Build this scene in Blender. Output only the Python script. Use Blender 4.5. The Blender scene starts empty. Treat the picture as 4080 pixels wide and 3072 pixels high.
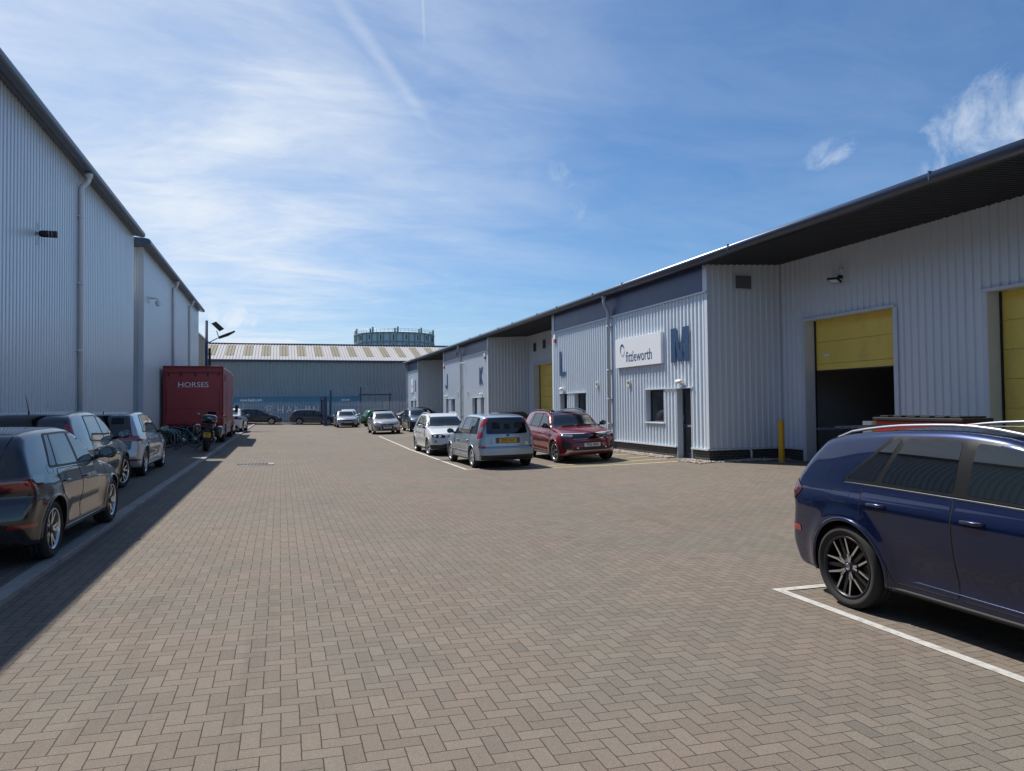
import bpy, bmesh, math, random
import numpy as np
from mathutils import Vector, Matrix, geometry
random.seed(7)
rng = np.random.default_rng(7)
sc = bpy.context.scene
COL = sc.collection
R = math.radians

SUN_E = 5.0; SKY_S = .085; EXPO = 0.15
SKY_TINT = (.62, .95, 1.24, 1); SKY_HAZE = (4.8, 6.9, 9.2, 1); SKY_CLOUD = (8.4, 9.2, 10.2, 1)

# ------------------------------------------------------------------ tagging and linking
def tag(o, label=None, cat=None, group=None, kind=None):
    if label: o['label'] = label
    if cat: o['category'] = cat
    if group: o['group'] = group
    if kind: o['kind'] = kind
    return o

def thing(name, label, cat, loc=(0, 0, 0), rotz=0.0, group=None):
    o = bpy.data.objects.new(name, None)
    o.empty_display_size = .2
    COL.objects.link(o)
    o.location = loc
    o.rotation_euler = (0, 0, rotz)
    return tag(o, label, cat, group)

def copy_tree(o, parent=None):
    c = o.copy(); COL.objects.link(c); c.parent = parent
    for ch in o.children: copy_tree(ch, c)
    return c

# ------------------------------------------------------------------ mesh builder
class MB:
    """collects shapes and links them as ONE mesh object"""
    def __init__(s): s.v = []; s.f = []; s.m = []; s.sm = []
    def add(s, vs, fs, mi=0, smooth=False):
        b = len(s.v); s.v.extend([tuple(map(float, p)) for p in vs])
        for f in fs:
            s.f.append([i + b for i in f]); s.m.append(mi); s.sm.append(smooth)
        return s
    def box(s, x0, x1, y0, y1, z0, z1, mi=0):
        x0, x1 = sorted((x0, x1)); y0, y1 = sorted((y0, y1)); z0, z1 = sorted((z0, z1))
        vs = [(x0,y0,z0),(x1,y0,z0),(x1,y1,z0),(x0,y1,z0),(x0,y0,z1),(x1,y0,z1),(x1,y1,z1),(x0,y1,z1)]
        return s.add(vs, [(3,2,1,0),(4,5,6,7),(0,1,5,4),(1,2,6,5),(2,3,7,6),(3,0,4,7)], mi)
    def bbox(s, x0, x1, y0, y1, z0, z1, b=.01, mi=0):
        """box with chamfered edges"""
        bm = bmesh.new(); bmesh.ops.create_cube(bm, size=1)
        for v in bm.verts:
            v.co = Vector(((x0+x1)/2+v.co.x*abs(x1-x0), (y0+y1)/2+v.co.y*abs(y1-y0), (z0+z1)/2+v.co.z*abs(z1-z0)))
        bmesh.ops.bevel(bm, geom=bm.edges[:], offset=b, segments=2, affect='EDGES', profile=.5)
        return s.bm(bm, mi)
    def bm(s, bm, mi=0, smooth=False, mat=None):
        bm.verts.ensure_lookup_table()
        for i, v in enumerate(bm.verts): v.index = i
        vs = [(mat @ v.co if mat else v.co) for v in bm.verts]
        s.add(vs, [[v.index for v in f.verts] for f in bm.faces], mi, smooth); bm.free(); return s
    def quad(s, a, b, c, d, mi=0): return s.add([a, b, c, d], [(0,1,2,3)], mi)
    def poly(s, pts, mi=0): return s.add(pts, [list(range(len(pts)))], mi)
    def prism(s, pts, vec, mi=0, smooth=False):
        """closed planar outline pushed along vec"""
        n = len(pts); vec = Vector(vec)
        p0 = [Vector(p) for p in pts]; p1 = [p + vec for p in p0]
        nrm = Vector((0,0,0))
        for i in range(n): nrm += p0[i].cross(p0[(i+1) % n])
        if nrm.dot(vec) > 0: p0, p1 = p1, p0
        # p0 faces outward opposite to extrusion
        fs = [list(range(n)), list(range(2*n-1, n-1, -1))]
        s.add(p0 + p1, fs, mi)
        b = len(s.v) - 2*n
        for i in range(n):
            j = (i+1) % n
            s.f.append([b+i, b+n+i, b+n+j, b+j]); s.m.append(mi); s.sm.append(smooth)
        return s
    def tube(s, pts, r, n=8, mi=0, cap=True, closed=False):
        pts = [Vector(p) for p in pts]; k = len(pts)
        rr = r if isinstance(r, (list, tuple)) else [r]*k
        vs = []; prev = None
        for i, p in enumerate(pts):
            if closed: t = pts[(i+1) % k] - pts[i-1]
            else: t = pts[min(i+1, k-1)] - pts[max(i-1, 0)]
            t.normalize()
            if prev is None:
                a = Vector((0,0,1)) if abs(t.z) < .9 else Vector((1,0,0))
                nx = t.cross(a).normalized()
            else:
                nx = (prev - t*prev.dot(t)).normalized()
            prev = nx; ny = t.cross(nx)
            for j in range(n):
                a = 2*math.pi*j/n
                vs.append(p + (nx*math.cos(a) + ny*math.sin(a))*rr[i])
        fs = []
        for i in range(k if closed else k-1):
            for j in range(n):
                a = i*n+j; b = i*n+(j+1) % n; i2 = (i+1) % k
                fs.append((a, b, i2*n+(j+1) % n, i2*n+j))
        if cap and not closed:
            fs.append(list(range(n-1, -1, -1))); fs.append(list(range((k-1)*n, k*n)))
        return s.add(vs, fs, mi, True)
    def cyl(s, p0, p1, r, n=16, mi=0, r1=None):
        return s.tube([p0, p1], [r, r if r1 is None else r1], n, mi)
    def lathe(s, prof, axis='y', n=32, mi=0, c=(0,0,0), smooth=True):
        """profile of (radius, offset) spun about an axis through c"""
        vs = []; k = len(prof)
        for (r, h) in prof:
            for j in range(n):
                a = 2*math.pi*j/n; u = r*math.cos(a); w = r*math.sin(a)
                p = {'y': (u, h, w), 'x': (h, u, w), 'z': (u, w, h)}[axis]
                vs.append((p[0]+c[0], p[1]+c[1], p[2]+c[2]))
        fs = []
        for i in range(k-1):
            for j in range(n):
                fs.append((i*n+j, i*n+(j+1) % n, (i+1)*n+(j+1) % n, (i+1)*n+j))
        return s.add(vs, fs, mi, smooth)
    def sphere(s, c, r, mi=0, sx=1, sy=1, sz=1, u=16, v=10):
        bm = bmesh.new(); bmesh.ops.create_uvsphere(bm, u_segments=u, v_segments=v, radius=r)
        return s.bm(bm, mi, True, Matrix.Translation(c) @ Matrix.Diagonal((sx, sy, sz, 1)))
    def build(s, name, mats, parent=None, recalc=True, loc=None):
        me = bpy.data.meshes.new(name)
        me.from_pydata(s.v, [], s.f)
        mats = mats if isinstance(mats, (list, tuple)) else [mats]
        for m in mats: me.materials.append(m)
        me.polygons.foreach_set('material_index', s.m)
        me.polygons.foreach_set('use_smooth', s.sm)
        if recalc:
            bm = bmesh.new(); bm.from_mesh(me)
            bmesh.ops.recalc_face_normals(bm, faces=bm.faces[:]); bm.to_mesh(me); bm.free()
        me.update()
        o = bpy.data.objects.new(name, me); COL.objects.link(o)
        if parent: o.parent = parent
        if loc: o.location = loc
        return o

def text_obj(name, body, size, mat, M, parent=None, extrude=.003, sx=1.0, align='CENTER', bold=0.0, shear=0.0, spacing=1.0, fit=None):
    cu = bpy.data.curves.new(name, 'FONT'); cu.body = body; cu.size = size
    cu.extrude = extrude; cu.align_x = align; cu.align_y = 'CENTER'; cu.offset = bold; cu.shear = shear
    cu.space_character = spacing; cu.resolution_u = 3
    ob = bpy.data.objects.new(name, cu); COL.objects.link(ob)
    dg = bpy.context.evaluated_depsgraph_get()
    me = bpy.data.meshes.new_from_object(ob.evaluated_get(dg))
    bpy.data.objects.remove(ob); bpy.data.curves.remove(cu)
    me.materials.clear(); me.materials.append(mat); me.name = name
    if fit:
        xs = [v.co.x for v in me.vertices]; sx = fit/max(1e-6, max(xs)-min(xs)); cx_ = (max(xs)+min(xs))/2
        me.transform(Matrix.Translation((-cx_, 0, 0)))
    me.transform(M @ Matrix.Diagonal((sx, 1, 1, 1)))
    o = bpy.data.objects.new(name, me); COL.objects.link(o)
    if parent: o.parent = parent
    return o

def frame_matrix(origin, right, up):
    """matrix that lays x along right, y along up, z toward the viewer"""
    r = Vector(right).normalized(); u = Vector(up).normalized(); n = r.cross(u)
    m = Matrix((( r.x, u.x, n.x, origin[0]), (r.y, u.y, n.y, origin[1]), (r.z, u.z, n.z, origin[2]), (0,0,0,1)))
    return m

# ------------------------------------------------------------------ node helper and materials
class NT:
    def __init__(s, nt): s.nt = nt; s.n = nt.nodes; s.l = nt.links
    def node(s, t, **kw):
        n = s.n.new(t)
        for k, v in kw.items(): setattr(n, k, v)
        return n
    def put(s, sock, v):
        if isinstance(v, bpy.types.NodeSocket): s.l.new(v, sock)
        elif v is not None: sock.default_value = v
    def m(s, op, a, b=None, c=None, clamp=False):
        n = s.node('ShaderNodeMath', operation=op, use_clamp=clamp)
        s.put(n.inputs[0], a); s.put(n.inputs[1], b); s.put(n.inputs[2], c)
        return n.outputs[0]
    def v(s, op, a, b=None, scale=None):
        n = s.node('ShaderNodeVectorMath', operation=op)
        s.put(n.inputs[0], a); s.put(n.inputs[1], b)
        if scale is not None: s.put(n.inputs['Scale'], scale)
        return n.outputs['Value'] if op in ('DOT_PRODUCT', 'LENGTH') else n.outputs[0]
    def xyz(s, a):
        n = s.node('ShaderNodeSeparateXYZ'); s.put(n.inputs[0], a); return n.outputs
    def cxyz(s, x, y, z):
        n = s.node('ShaderNodeCombineXYZ'); s.put(n.inputs[0], x); s.put(n.inputs[1], y); s.put(n.inputs[2], z); return n.outputs[0]
    def noise(s, vec, scale, detail=3, rough=.5, dist=0.0, out='Fac'):
        n = s.node('ShaderNodeTexNoise'); s.put(n.inputs['Vector'], vec)
        n.inputs['Scale'].default_value = scale; n.inputs['Detail'].default_value = detail
        n.inputs['Roughness'].default_value = rough; n.inputs['Distortion'].default_value = dist
        return n.outputs[out]
    def white(s, vec, out='Value'):
        n = s.node('ShaderNodeTexWhiteNoise', noise_dimensions='3D'); s.put(n.inputs['Vector'], vec); return n.outputs[out]
    def mix(s, fac, a, b, blend='MIX'):
        n = s.node('ShaderNodeMix', data_type='RGBA', blend_type=blend); n.clamp_factor = True
        s.put(n.inputs['Factor'], fac); s.put(n.inputs['A'] if False else n.inputs[6], a); s.put(n.inputs[7], b)
        return n.outputs[2]
    def ramp(s, x, lo, hi, a=0.0, b=1.0):
        n = s.node('ShaderNodeMapRange', clamp=True, interpolation_type='SMOOTHSTEP')
        s.put(n.inputs[0], x); n.inputs[1].default_value = lo; n.inputs[2].default_value = hi
        n.inputs[3].default_value = a; n.inputs[4].default_value = b
        return n.outputs[0]
    def bump(s, h, strength=.3, dist=.01):
        n = s.node('ShaderNodeBump'); n.inputs['Strength'].default_value = strength
        n.inputs['Distance'].default_value = dist; s.put(n.inputs['Height'], h); return n.outputs[0]
    def pos(s, kind='Object'):
        return s.node('ShaderNodeTexCoord').outputs[kind]

def c4(c): return (c[0], c[1], c[2], 1.0)

def mat(name, col, rough=.5, metal=0.0, coat=0.0, spec=.5, var=0.0, vscale=3.0, bump=0.0, bscale=60.0, coords='Object', dirt=None, dirt_amt=0.0, dscale=1.2, croughness=.03):
    """principled material with procedural tone variation, optional grime and fine bump"""
    m = bpy.data.materials.new(name); m.use_nodes = True
    t = NT(m.node_tree); b = t.n['Principled BSDF']
    b.inputs['Roughness'].default_value = rough; b.inputs['Metallic'].default_value = metal
    b.inputs['Coat Weight'].default_value = coat; b.inputs['Coat Roughness'].default_value = croughness
    b.inputs['Specular IOR Level'].default_value = spec
    p = t.pos(coords)
    out = c4(col)
    if var > 0:
        n = t.noise(p, vscale, 4, .6)
        k = t.m('ADD', t.m('MULTIPLY', n, 2*var), 1-var)
        out = t.v('SCALE', out[:3], None, k)
    if dirt is not None:
        n2 = t.ramp(t.noise(p, dscale, 5, .65), .48, .75)
        out = t.mix(t.m('MULTIPLY', n2, dirt_amt), out if not isinstance(out, tuple) else out, c4(dirt))
    if not isinstance(out, tuple): t.l.new(out, b.inputs['Base Color'])
    else: b.inputs['Base Color'].default_value = out
    if bump > 0:
        t.l.new(t.bump(t.noise(p, bscale, 3, .6), bump, .004), b.inputs['Normal'])
    return m

MATS = {}
def paint(name, col, metal=.25, rough=.32, coat=1.0):
    m = bpy.data.materials.new(name); m.use_nodes = True
    t = NT(m.node_tree); b = t.n['Principled BSDF']
    p = t.pos('Object')
    fl = t.noise(p, 900, 1, .5)
    dust = t.ramp(t.noise(p, 2.2, 5, .65), .45, .8)
    z = t.xyz(p)[2]
    low = t.ramp(z, .75, .15)
    base = t.v('SCALE', tuple(col[:3]), None, t.m('ADD', t.m('MULTIPLY', fl, .3), .85))
    base = t.mix(t.m('ADD', t.m('MULTIPLY', dust, .018), t.m('MULTIPLY', low, .035)), base, (.22,.20,.17,1))
    t.l.new(base, b.inputs['Base Color'])
    b.inputs['Metallic'].default_value = metal; b.inputs['Roughness'].default_value = rough
    b.inputs['Coat Weight'].default_value = coat
    t.l.new(t.m('ADD', .03, t.m('MULTIPLY', dust, .05)), b.inputs['Coat Roughness'])
    t.l.new(t.bump(t.noise(p, 2.2, 2, .5), .012, .05), b.inputs['Coat Normal'])
    return m

def herringbone(name, base_a, base_b, joint, flip=False, running=False, jw=.021):
    """concrete block paving, 200 x 100 mm blocks, drawn in the ground's own metres"""
    m = bpy.data.materials.new(name); m.use_nodes = True
    t = NT(m.node_tree); b = t.n['Principled BSDF']
    p = t.pos('Object')
    wob = t.noise(p, 1.3, 2, .5, out='Color')
    pw = t.v('ADD', p, t.v('SCALE', t.v('SUBTRACT', wob, (.5,.5,.5)), None, .012))
    jit = t.v('SCALE', t.v('SUBTRACT', t.noise(p, 22, 2, .5, out='Color'), (.5,.5,.5)), None, .006)
    pw = t.v('ADD', pw, jit)
    x, y, _ = t.xyz(pw)
    gx = t.m('DIVIDE', x, .101); gy = t.m('DIVIDE', y, .101)
    if running:
        gy2 = t.m('DIVIDE', y, .101); row = t.m('FLOOR', gx)
        sh = t.m('MULTIPLY', t.m('MODULO', t.m('ABSOLUTE', row), 2.0), 1.0)
        yy = t.m('DIVIDE', t.m('ADD', gy2, sh), 2.0)
        iy = t.m('FLOOR', yy); fy = t.m('SUBTRACT', yy, iy); fx = t.m('SUBTRACT', gx, row)
        ex = t.m('MINIMUM', fx, t.m('SUBTRACT', 1.0, fx))
        ey = t.m('MULTIPLY', t.m('MINIMUM', fy, t.m('SUBTRACT', 1.0, fy)), 2.0)
        d = t.m('MINIMUM', ex, ey)
        idv = t.cxyz(row, iy, 0.0)
    else:
        i = t.m('FLOOR', gx); j = t.m('FLOOR', gy)
        u = t.m('SUBTRACT', gx, i); v = t.m('SUBTRACT', gy, j)
        k = t.m('FLOORED_MODULO', t.m('SUBTRACT', i, j), 4.0)
        is0 = t.m('COMPARE', k, 0.0, .1); is1 = t.m('COMPARE', k, 1.0, .1)
        is2 = t.m('COMPARE', k, 2.0, .1); is3 = t.m('COMPARE', k, 3.0, .1)
        L = t.m('ADD', u, t.m('MULTIPLY', is1, 2.0))
        Rr = t.m('ADD', t.m('SUBTRACT', 1.0, u), t.m('MULTIPLY', is0, 2.0))
        B = t.m('ADD', v, t.m('MULTIPLY', is2, 2.0))
        T = t.m('ADD', t.m('SUBTRACT', 1.0, v), t.m('MULTIPLY', is3, 2.0))
        d = t.m('MINIMUM', t.m('MINIMUM', L, Rr), t.m('MINIMUM', B, T))
        bi = t.m('SUBTRACT', i, is1); bj = t.m('SUBTRACT', j, is2)
        idv = t.cxyz(bi, bj, t.m('ADD', is0, is1))
    rnd = t.white(idv, 'Value')
    rnd2 = t.white(t.v('ADD', idv, (17.3, 5.1, 2.2)), 'Value')
    jm = t.ramp(d, jw*.75, jw*1.75)             # 0 in the joint, 1 on the block
    patch = t.ramp(t.noise(p, .55, 4, .6), .38, .66)
    col = t.mix(patch, c4(base_a), c4(base_b))
    tone = t.m('ADD', .91, t.m('MULTIPLY', rnd, .18))
    stain = t.noise(p, .16, 4, .62)
    tone = t.m('MULTIPLY', tone, t.m('ADD', .82, t.m('MULTIPLY', stain, .36)))
    col = t.v('SCALE', col, None, tone)
    # exposed aggregate
    sp = t.noise(p, 240, 2, .7)
    sp2 = t.noise(p, 95, 2, .6)
    col = t.v('SCALE', col, None, t.m('ADD', .25, t.m('MULTIPLY', t.m('ADD', t.m('MULTIPLY', sp, .5), t.m('MULTIPLY', sp2, .5)), 1.5)))
    fleck = t.ramp(t.noise(t.v('ADD', p, (3.1, 7.7, 0)), 170, 1, .5), .69, .74)
    col = t.mix(t.m('MULTIPLY', fleck, .5), col, (.46,.43,.38,1))
    # small dark spots and drips
    spot = t.ramp(t.noise(t.v('MULTIPLY', p, (1,1.6,1)), 5.5, 3, .55), .70, .76)
    col = t.mix(t.m('MULTIPLY', spot, .35), col, (.05,.045,.04,1))
    oil = t.ramp(t.noise(t.v('ADD', p, (31., 4., 0)), .9, 5, .7), .62, .80)
    col = t.mix(t.m('MULTIPLY', oil, .28), col, (.07,.064,.058,1))
    tyre = t.ramp(t.noise(t.v('MULTIPLY', t.v('ADD', p, (5., 3., 0)), (2.6, .16, 1)), 1.0, 4, .6), .56, .76)
    col = t.mix(t.m('MULTIPLY', tyre, .22), col, (.072,.064,.056,1))
    odd = t.m('GREATER_THAN', t.white(t.v('ADD', idv, (3.7, 9.2, 4.4)), 'Value'), .985)
    col = t.mix(t.m('MULTIPLY', odd, .30), col, (.10,.095,.088,1))
    moss = t.ramp(t.noise(t.v('ADD', p, (9., 2., 0)), .8, 4, .6), .50, .72)
    jc = t.mix(moss, c4(joint), (.045,.050,.022,1))
    col = t.mix(jm, jc, col)
    t.l.new(col, b.inputs['Base Color'])
    b.inputs['Roughness'].default_value = .85; b.inputs['Specular IOR Level'].default_value = .25
    h = t.m('ADD', t.m('ADD', t.m('MULTIPLY', t.ramp(d, 0.0, jw*2.6), 1.0), t.m('MULTIPLY', rnd2, .35)), t.m('MULTIPLY', sp, .22))
    t.l.new(t.bump(h, .55, .006), b.inputs['Normal'])
    return m

def brickwork(name, col, mortar):
    m = bpy.data.materials.new(name); m.use_nodes = True
    t = NT(m.node_tree); b = t.n['Principled BSDF']
    p = t.pos('Object'); x, y, z = t.xyz(p)
    vec = t.cxyz(t.m('ADD', x, y), z, 0.0)
    n = t.node('ShaderNodeTexBrick'); t.l.new(vec, n.inputs['Vector'])
    n.inputs['Scale'].default_value = 1.0; n.inputs['Brick Width'].default_value = .225
    n.inputs['Row Height'].default_value = .075; n.inputs['Mortar Size'].default_value = .006
    n.inputs['Mortar Smooth'].default_value = .2; n.inputs['Bias'].default_value = 0.0
    n.inputs['Color1'].default_value = c4(col); n.inputs['Color2'].default_value = c4([c*.6 for c in col])
    n.inputs['Mortar'].default_value = c4(mortar)
    no = t.noise(p, 30, 4, .6)
    t.l.new(t.v('SCALE', n.outputs['Color'], None, t.m('ADD', .6, t.m('MULTIPLY', no, .8))), b.inputs['Base Color'])
    b.inputs['Roughness'].default_value = .6
    t.l.new(t.bump(t.m('SUBTRACT', t.m('MULTIPLY', no, .3), n.outputs['Fac']), .5, .006), b.inputs['Normal'])
    return m

def cladding_mat(name, col, rough, metal=0.0, streak=.10, coat=0.0):
    """coated sheet metal with faint vertical streaks and panel to panel tone"""
    m = bpy.data.materials.new(name); m.use_nodes = True
    t = NT(m.node_tree); b = t.n['Principled BSDF']
    p = t.pos('Object')
    st = t.noise(t.v('MULTIPLY', p, (4.0, 4.0, .22)), 1.6, 5, .65)
    big = t.noise(p, .35, 3, .5)
    k = t.m('ADD', t.m('ADD', 1-streak*1.0, t.m('MULTIPLY', st, streak*1.3)), t.m('MULTIPLY', big, streak*.7))
    base = t.v('SCALE', tuple(col), None, k)
    gr = t.ramp(t.noise(t.v('MULTIPLY', p, (9., 9., .35)), 1.0, 4, .7), .60, .82)
    base = t.mix(t.m('MULTIPLY', gr, .22), base, (.16,.15,.13,1))
    t.l.new(base, b.inputs['Base Color'])
    b.inputs['Roughness'].default_value = rough; b.inputs['Metallic'].default_value = metal
    b.inputs['Coat Weight'].default_value = coat; b.inputs['Coat Roughness'].default_value = .2
    t.l.new(t.bump(t.noise(p, 1.7, 2, .5), .05, .03), b.inputs['Normal'])
    return m

M = dict(
 pav=herringbone('block_paving', (.186,.150,.121), (.166,.147,.119), (.045,.036,.029)),
 pavrun=herringbone('block_paving_course', (.165,.137,.113), (.150,.133,.110), (.034,.027,.023), running=True),
 kerb=mat('kerb_concrete', (.30,.275,.25), .85, var=.18, vscale=4, bump=.4, bscale=120, dirt=(.12,.11,.10), dirt_amt=.5, dscale=2.5),
 earth=mat('far_tarmac', (.07,.068,.065), .9, var=.15),
 whiteline=mat('white_road_paint', (.50,.485,.455), .75, var=.22, vscale=16, bump=.35, bscale=70, dirt=(.20,.175,.145), dirt_amt=.75, dscale=11),
 yellowline=mat('yellow_road_paint', (.62,.50,.22), .75, var=.15, vscale=14, dirt=(.26,.22,.17), dirt_amt=.75, dscale=8),
 cladR=cladding_mat('grey_coated_cladding', (.67,.735,.795), .40, 0.0, .08),
 cladL=cladding_mat('silver_sheet_cladding', (.66,.69,.725), .34, .25, .14),
 cladFar=cladding_mat('weathered_cladding', (.38,.37,.35), .6, 0.0, .25),
 trim=mat('grey_flashing', (.60,.655,.71), .42, var=.06),
 fascia=mat('blue_grey_fascia_panel', (.036,.060,.150), .38, var=.10, vscale=1.5, dirt=(.08,.10,.17), dirt_amt=.35),
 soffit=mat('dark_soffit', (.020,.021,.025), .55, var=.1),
 gutter=mat('dark_gutter', (.10,.115,.15), .28, .75, var=.08, vscale=2, bump=.02, bscale=4),
 gutterL=mat('blue_grey_gutter', (.075,.10,.145), .35, .3, var=.1),
 brick=brickwork('blue_black_brick', (.050,.048,.048), (.17,.165,.16)),
 yellow=mat('yellow_door_panel', (.84,.64,.13), .48, var=.06, vscale=1.2, dirt=(.42,.33,.10), dirt_amt=.35, dscale=1.6, bump=.15, bscale=220),
 navy=mat('navy_frame', (.012,.022,.055), .35, var=.05),
 navyL=mat('navy_letter', (.020,.062,.150), .45, var=.08, vscale=5),
 glass=mat('dark_window_glass', (.012,.016,.018), .03, spec=.9),
 white=mat('white_plastic', (.78,.78,.76), .45, var=.04),
 signwhite=mat('white_sign_face', (.80,.81,.84), .35, var=.02),
 cream=mat('cream_plastic', (.66,.62,.50), .5, var=.06),
 black=mat('black_plastic', (.018,.018,.020), .5, var=.1),
 rubber=mat('tyre_rubber', (.022,.021,.021), .82, var=.2, vscale=9, bump=.3, bscale=90),
 steel=mat('galvanised_steel', (.42,.43,.43), .45, .7, var=.12),
 greypipe=mat('grey_downpipe', (.40,.43,.46), .4, var=.06),
 palepipe=mat('pale_downpipe', (.70,.72,.75), .4, var=.06),
 red=mat('red_plastic', (.42,.02,.02), .4, var=.08),
 bollard=mat('yellow_bollard', (.66,.36,.015), .45, var=.08, vscale=4, dirt=(.30,.20,.05), dirt_amt=.4, dscale=6),
 gravel=mat('gravel_stones', (.42,.37,.32), .85, var=.5, vscale=24),
 castiron=mat('cast_iron', (.06,.06,.065), .6, .4, var=.3, vscale=30, bump=.5, bscale=40),
 concrete=mat('pale_concrete', (.30,.28,.26), .9, var=.2, vscale=6),
 redpaint=mat('horsebox_red', (.36,.030,.032), .38, coat=.35, var=.12, vscale=2.0, dirt=(.16,.05,.045), dirt_amt=.55, dscale=1.6, croughness=.2),
 redtrim=mat('red_trim', (.27,.022,.025), .45, var=.12),
 container=mat('container_blue', (.075,.235,.36), .55, var=.14, vscale=2, dirt=(.15,.18,.20), dirt_amt=.5, dscale=1.2),
 contwhite=mat('container_lettering', (.80,.84,.86), .6, var=.1),
 fence=mat('palisade_grey', (.42,.46,.50), .5, .3, var=.12),
 bluesteel=mat('blue_painted_steel', (.030,.055,.12), .42, var=.12),
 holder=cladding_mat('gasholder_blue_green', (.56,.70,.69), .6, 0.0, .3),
 holderrib=mat('gasholder_rib', (.30,.36,.35), .6, var=.2),
 roofsheet=cladding_mat('fibre_cement_roof', (.36,.355,.35), .75, 0.0, .2),
 rooflight=mat('weathered_rooflight', (.19,.165,.115), .75, var=.45, vscale=4.5),
 tan=cladding_mat('tan_cladding', (.42,.35,.28), .6, 0.0, .15),
 inner=mat('warehouse_inner_wall', (.30,.30,.29), .8, var=.1),
 card=mat('brown_cardboard', (.32,.22,.13), .8, var=.12),
 alarmred=mat('alarm_red', (.40,.03,.03), .4),
)

# ------------------------------------------------------------------ camera, sun, sky
EYE = 1.75
def cam_axes():
    f = 2850.; p = R(1.5); r = .0105
    u = np.array([-math.sin(r)*math.cos(p), -math.cos(r)*math.cos(p), math.sin(p)])
    d = np.array([-924., 84., f]); d /= np.linalg.norm(d); d -= u*d.dot(u); d /= np.linalg.norm(d)
    x = np.cross(d, u)
    if x[0] < 0: x = -x
    return np.array([x, d, u])
CR = cam_axes()
cam = bpy.data.cameras.new('camera'); camo = bpy.data.objects.new('camera', cam); COL.objects.link(camo)
cam.sensor_fit = 'HORIZONTAL'; cam.sensor_width = 36; cam.lens = 2850/4080*36; cam.clip_start = .05; cam.clip_end = 4000
mw4 = Matrix.Identity(4)
for i in range(3):
    mw4[i][0] = CR[i, 0]; mw4[i][1] = -CR[i, 1]; mw4[i][2] = -CR[i, 2]
mw4[2][3] = EYE
camo.matrix_world = mw4
sc.camera = camo

SUN = Vector((-1, 1.6, 2.7)).normalized()          # towards the sun
sun = bpy.data.lights.new('sun', 'SUN'); suno = bpy.data.objects.new('sun', sun); COL.objects.link(suno)
sun.energy = SUN_E; sun.angle = R(.53); sun.color = (1.0, .955, .88)
suno.rotation_euler = SUN.to_track_quat('Z', 'Y').to_euler()
suno.location = SUN*100

w = bpy.data.worlds.new('World'); sc.world = w; w.use_nodes = True
t = NT(w.node_tree); bg = t.n['Background']
sky = t.node('ShaderNodeTexSky', sky_type='NISHITA'); sky.sun_disc = False
sky.sun_elevation = math.asin(SUN.z); sky.sun_rotation = math.atan2(SUN.x, SUN.y)
sky.air_density = 1.0; sky.dust_density = .55; sky.ozone_density = 2.2; sky.altitude = 10
D = t.pos('Generated')
dx, dy, dz = t.xyz(D)
zz = t.m('ADD', t.m('MAXIMUM', dz, 0.0), .10)
pl = t.cxyz(t.m('DIVIDE', dx, zz), t.m('DIVIDE', dy, zz), 0.0)
def wd(px, py):
    v = CR @ np.array([px-2040., py-1536., 2850.]); return Vector(v/np.linalg.norm(v))
# thin cirrus drawn out in long streaks
mp = t.node('ShaderNodeMapping'); t.l.new(pl, mp.inputs[0]); mp.inputs['Rotation'].default_value = (0, 0, R(24)); mp.inputs['Scale'].default_value = (.75, 1.3, 1)
ci1 = t.noise(mp.outputs[0], 1.0, 8, .58, .8)
ci2 = t.noise(t.v('ADD', mp.outputs[0], (4.2, 1.3, 0)), 3.0, 6, .62, 1.0)
cover = t.noise(pl, .42, 3, .5)
cir = t.m('ADD', t.m('MULTIPLY', ci1, .68), t.m('MULTIPLY', ci2, .32))
cir = t.ramp(t.m('ADD', cir, t.m('MULTIPLY', cover, .34)), .44, 1.04)
def lobe(px, py, spread, flat=1.0):
    d0 = wd(px, py); a = t.m('ARCCOSINE', t.m('MINIMUM', t.v('DOT_PRODUCT', D, tuple(d0)), .99999))
    return t.ramp(a, R(spread), 0.0)
# veil: thickest on the sun's side of the sky
veil = t.m('ADD', t.m('MULTIPLY', lobe(-200, 300, 50), 1.0), t.m('ADD', t.m('MULTIPLY', lobe(700, 900, 26), .30), .20))
cir = t.m('ADD', t.m('MULTIPLY', cir, t.m('MINIMUM', veil, 1.0)), t.m('MULTIPLY', lobe(-500, 100, 52), .42))
# broken patches of low cloud
puff = t.noise(D, 15.0, 9, .68, .9)
puff2 = t.noise(D, 42.0, 5, .6)
puff = t.m('ADD', t.m('MULTIPLY', puff, .75), t.m('MULTIPLY', puff2, .25))
def patch(px, py, px2, py2, wid, lo, hi, amt):
    a = wd(px, py); b = wd(px2, py2); mid = ((a+b)/2).normalized()
    ax = (b-a).normalized(); ax = (ax - mid*ax.dot(mid)).normalized(); up = mid.cross(ax)
    half = (b-a).length/2
    e1 = t.m('POWER', t.m('ABSOLUTE', t.m('DIVIDE', t.v('DOT_PRODUCT', D, tuple(ax)), half)), 2.0)
    e2 = t.m('POWER', t.m('ABSOLUTE', t.m('DIVIDE', t.v('DOT_PRODUCT', D, tuple(up)), wid)), 2.0)
    front = t.m('GREATER_THAN', t.v('DOT_PRODUCT', D, tuple(mid)), 0.0)
    env = t.m('MULTIPLY', t.ramp(t.m('ADD', e1, e2), 1.25, 0.0), front)
    return t.m('MULTIPLY', t.ramp(t.m('ADD', puff, t.m('MULTIPLY', env, .34)), lo, hi), t.m('MULTIPLY', t.m('MINIMUM', t.m('MULTIPLY', env, 3.0), 1.0), amt))
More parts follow.
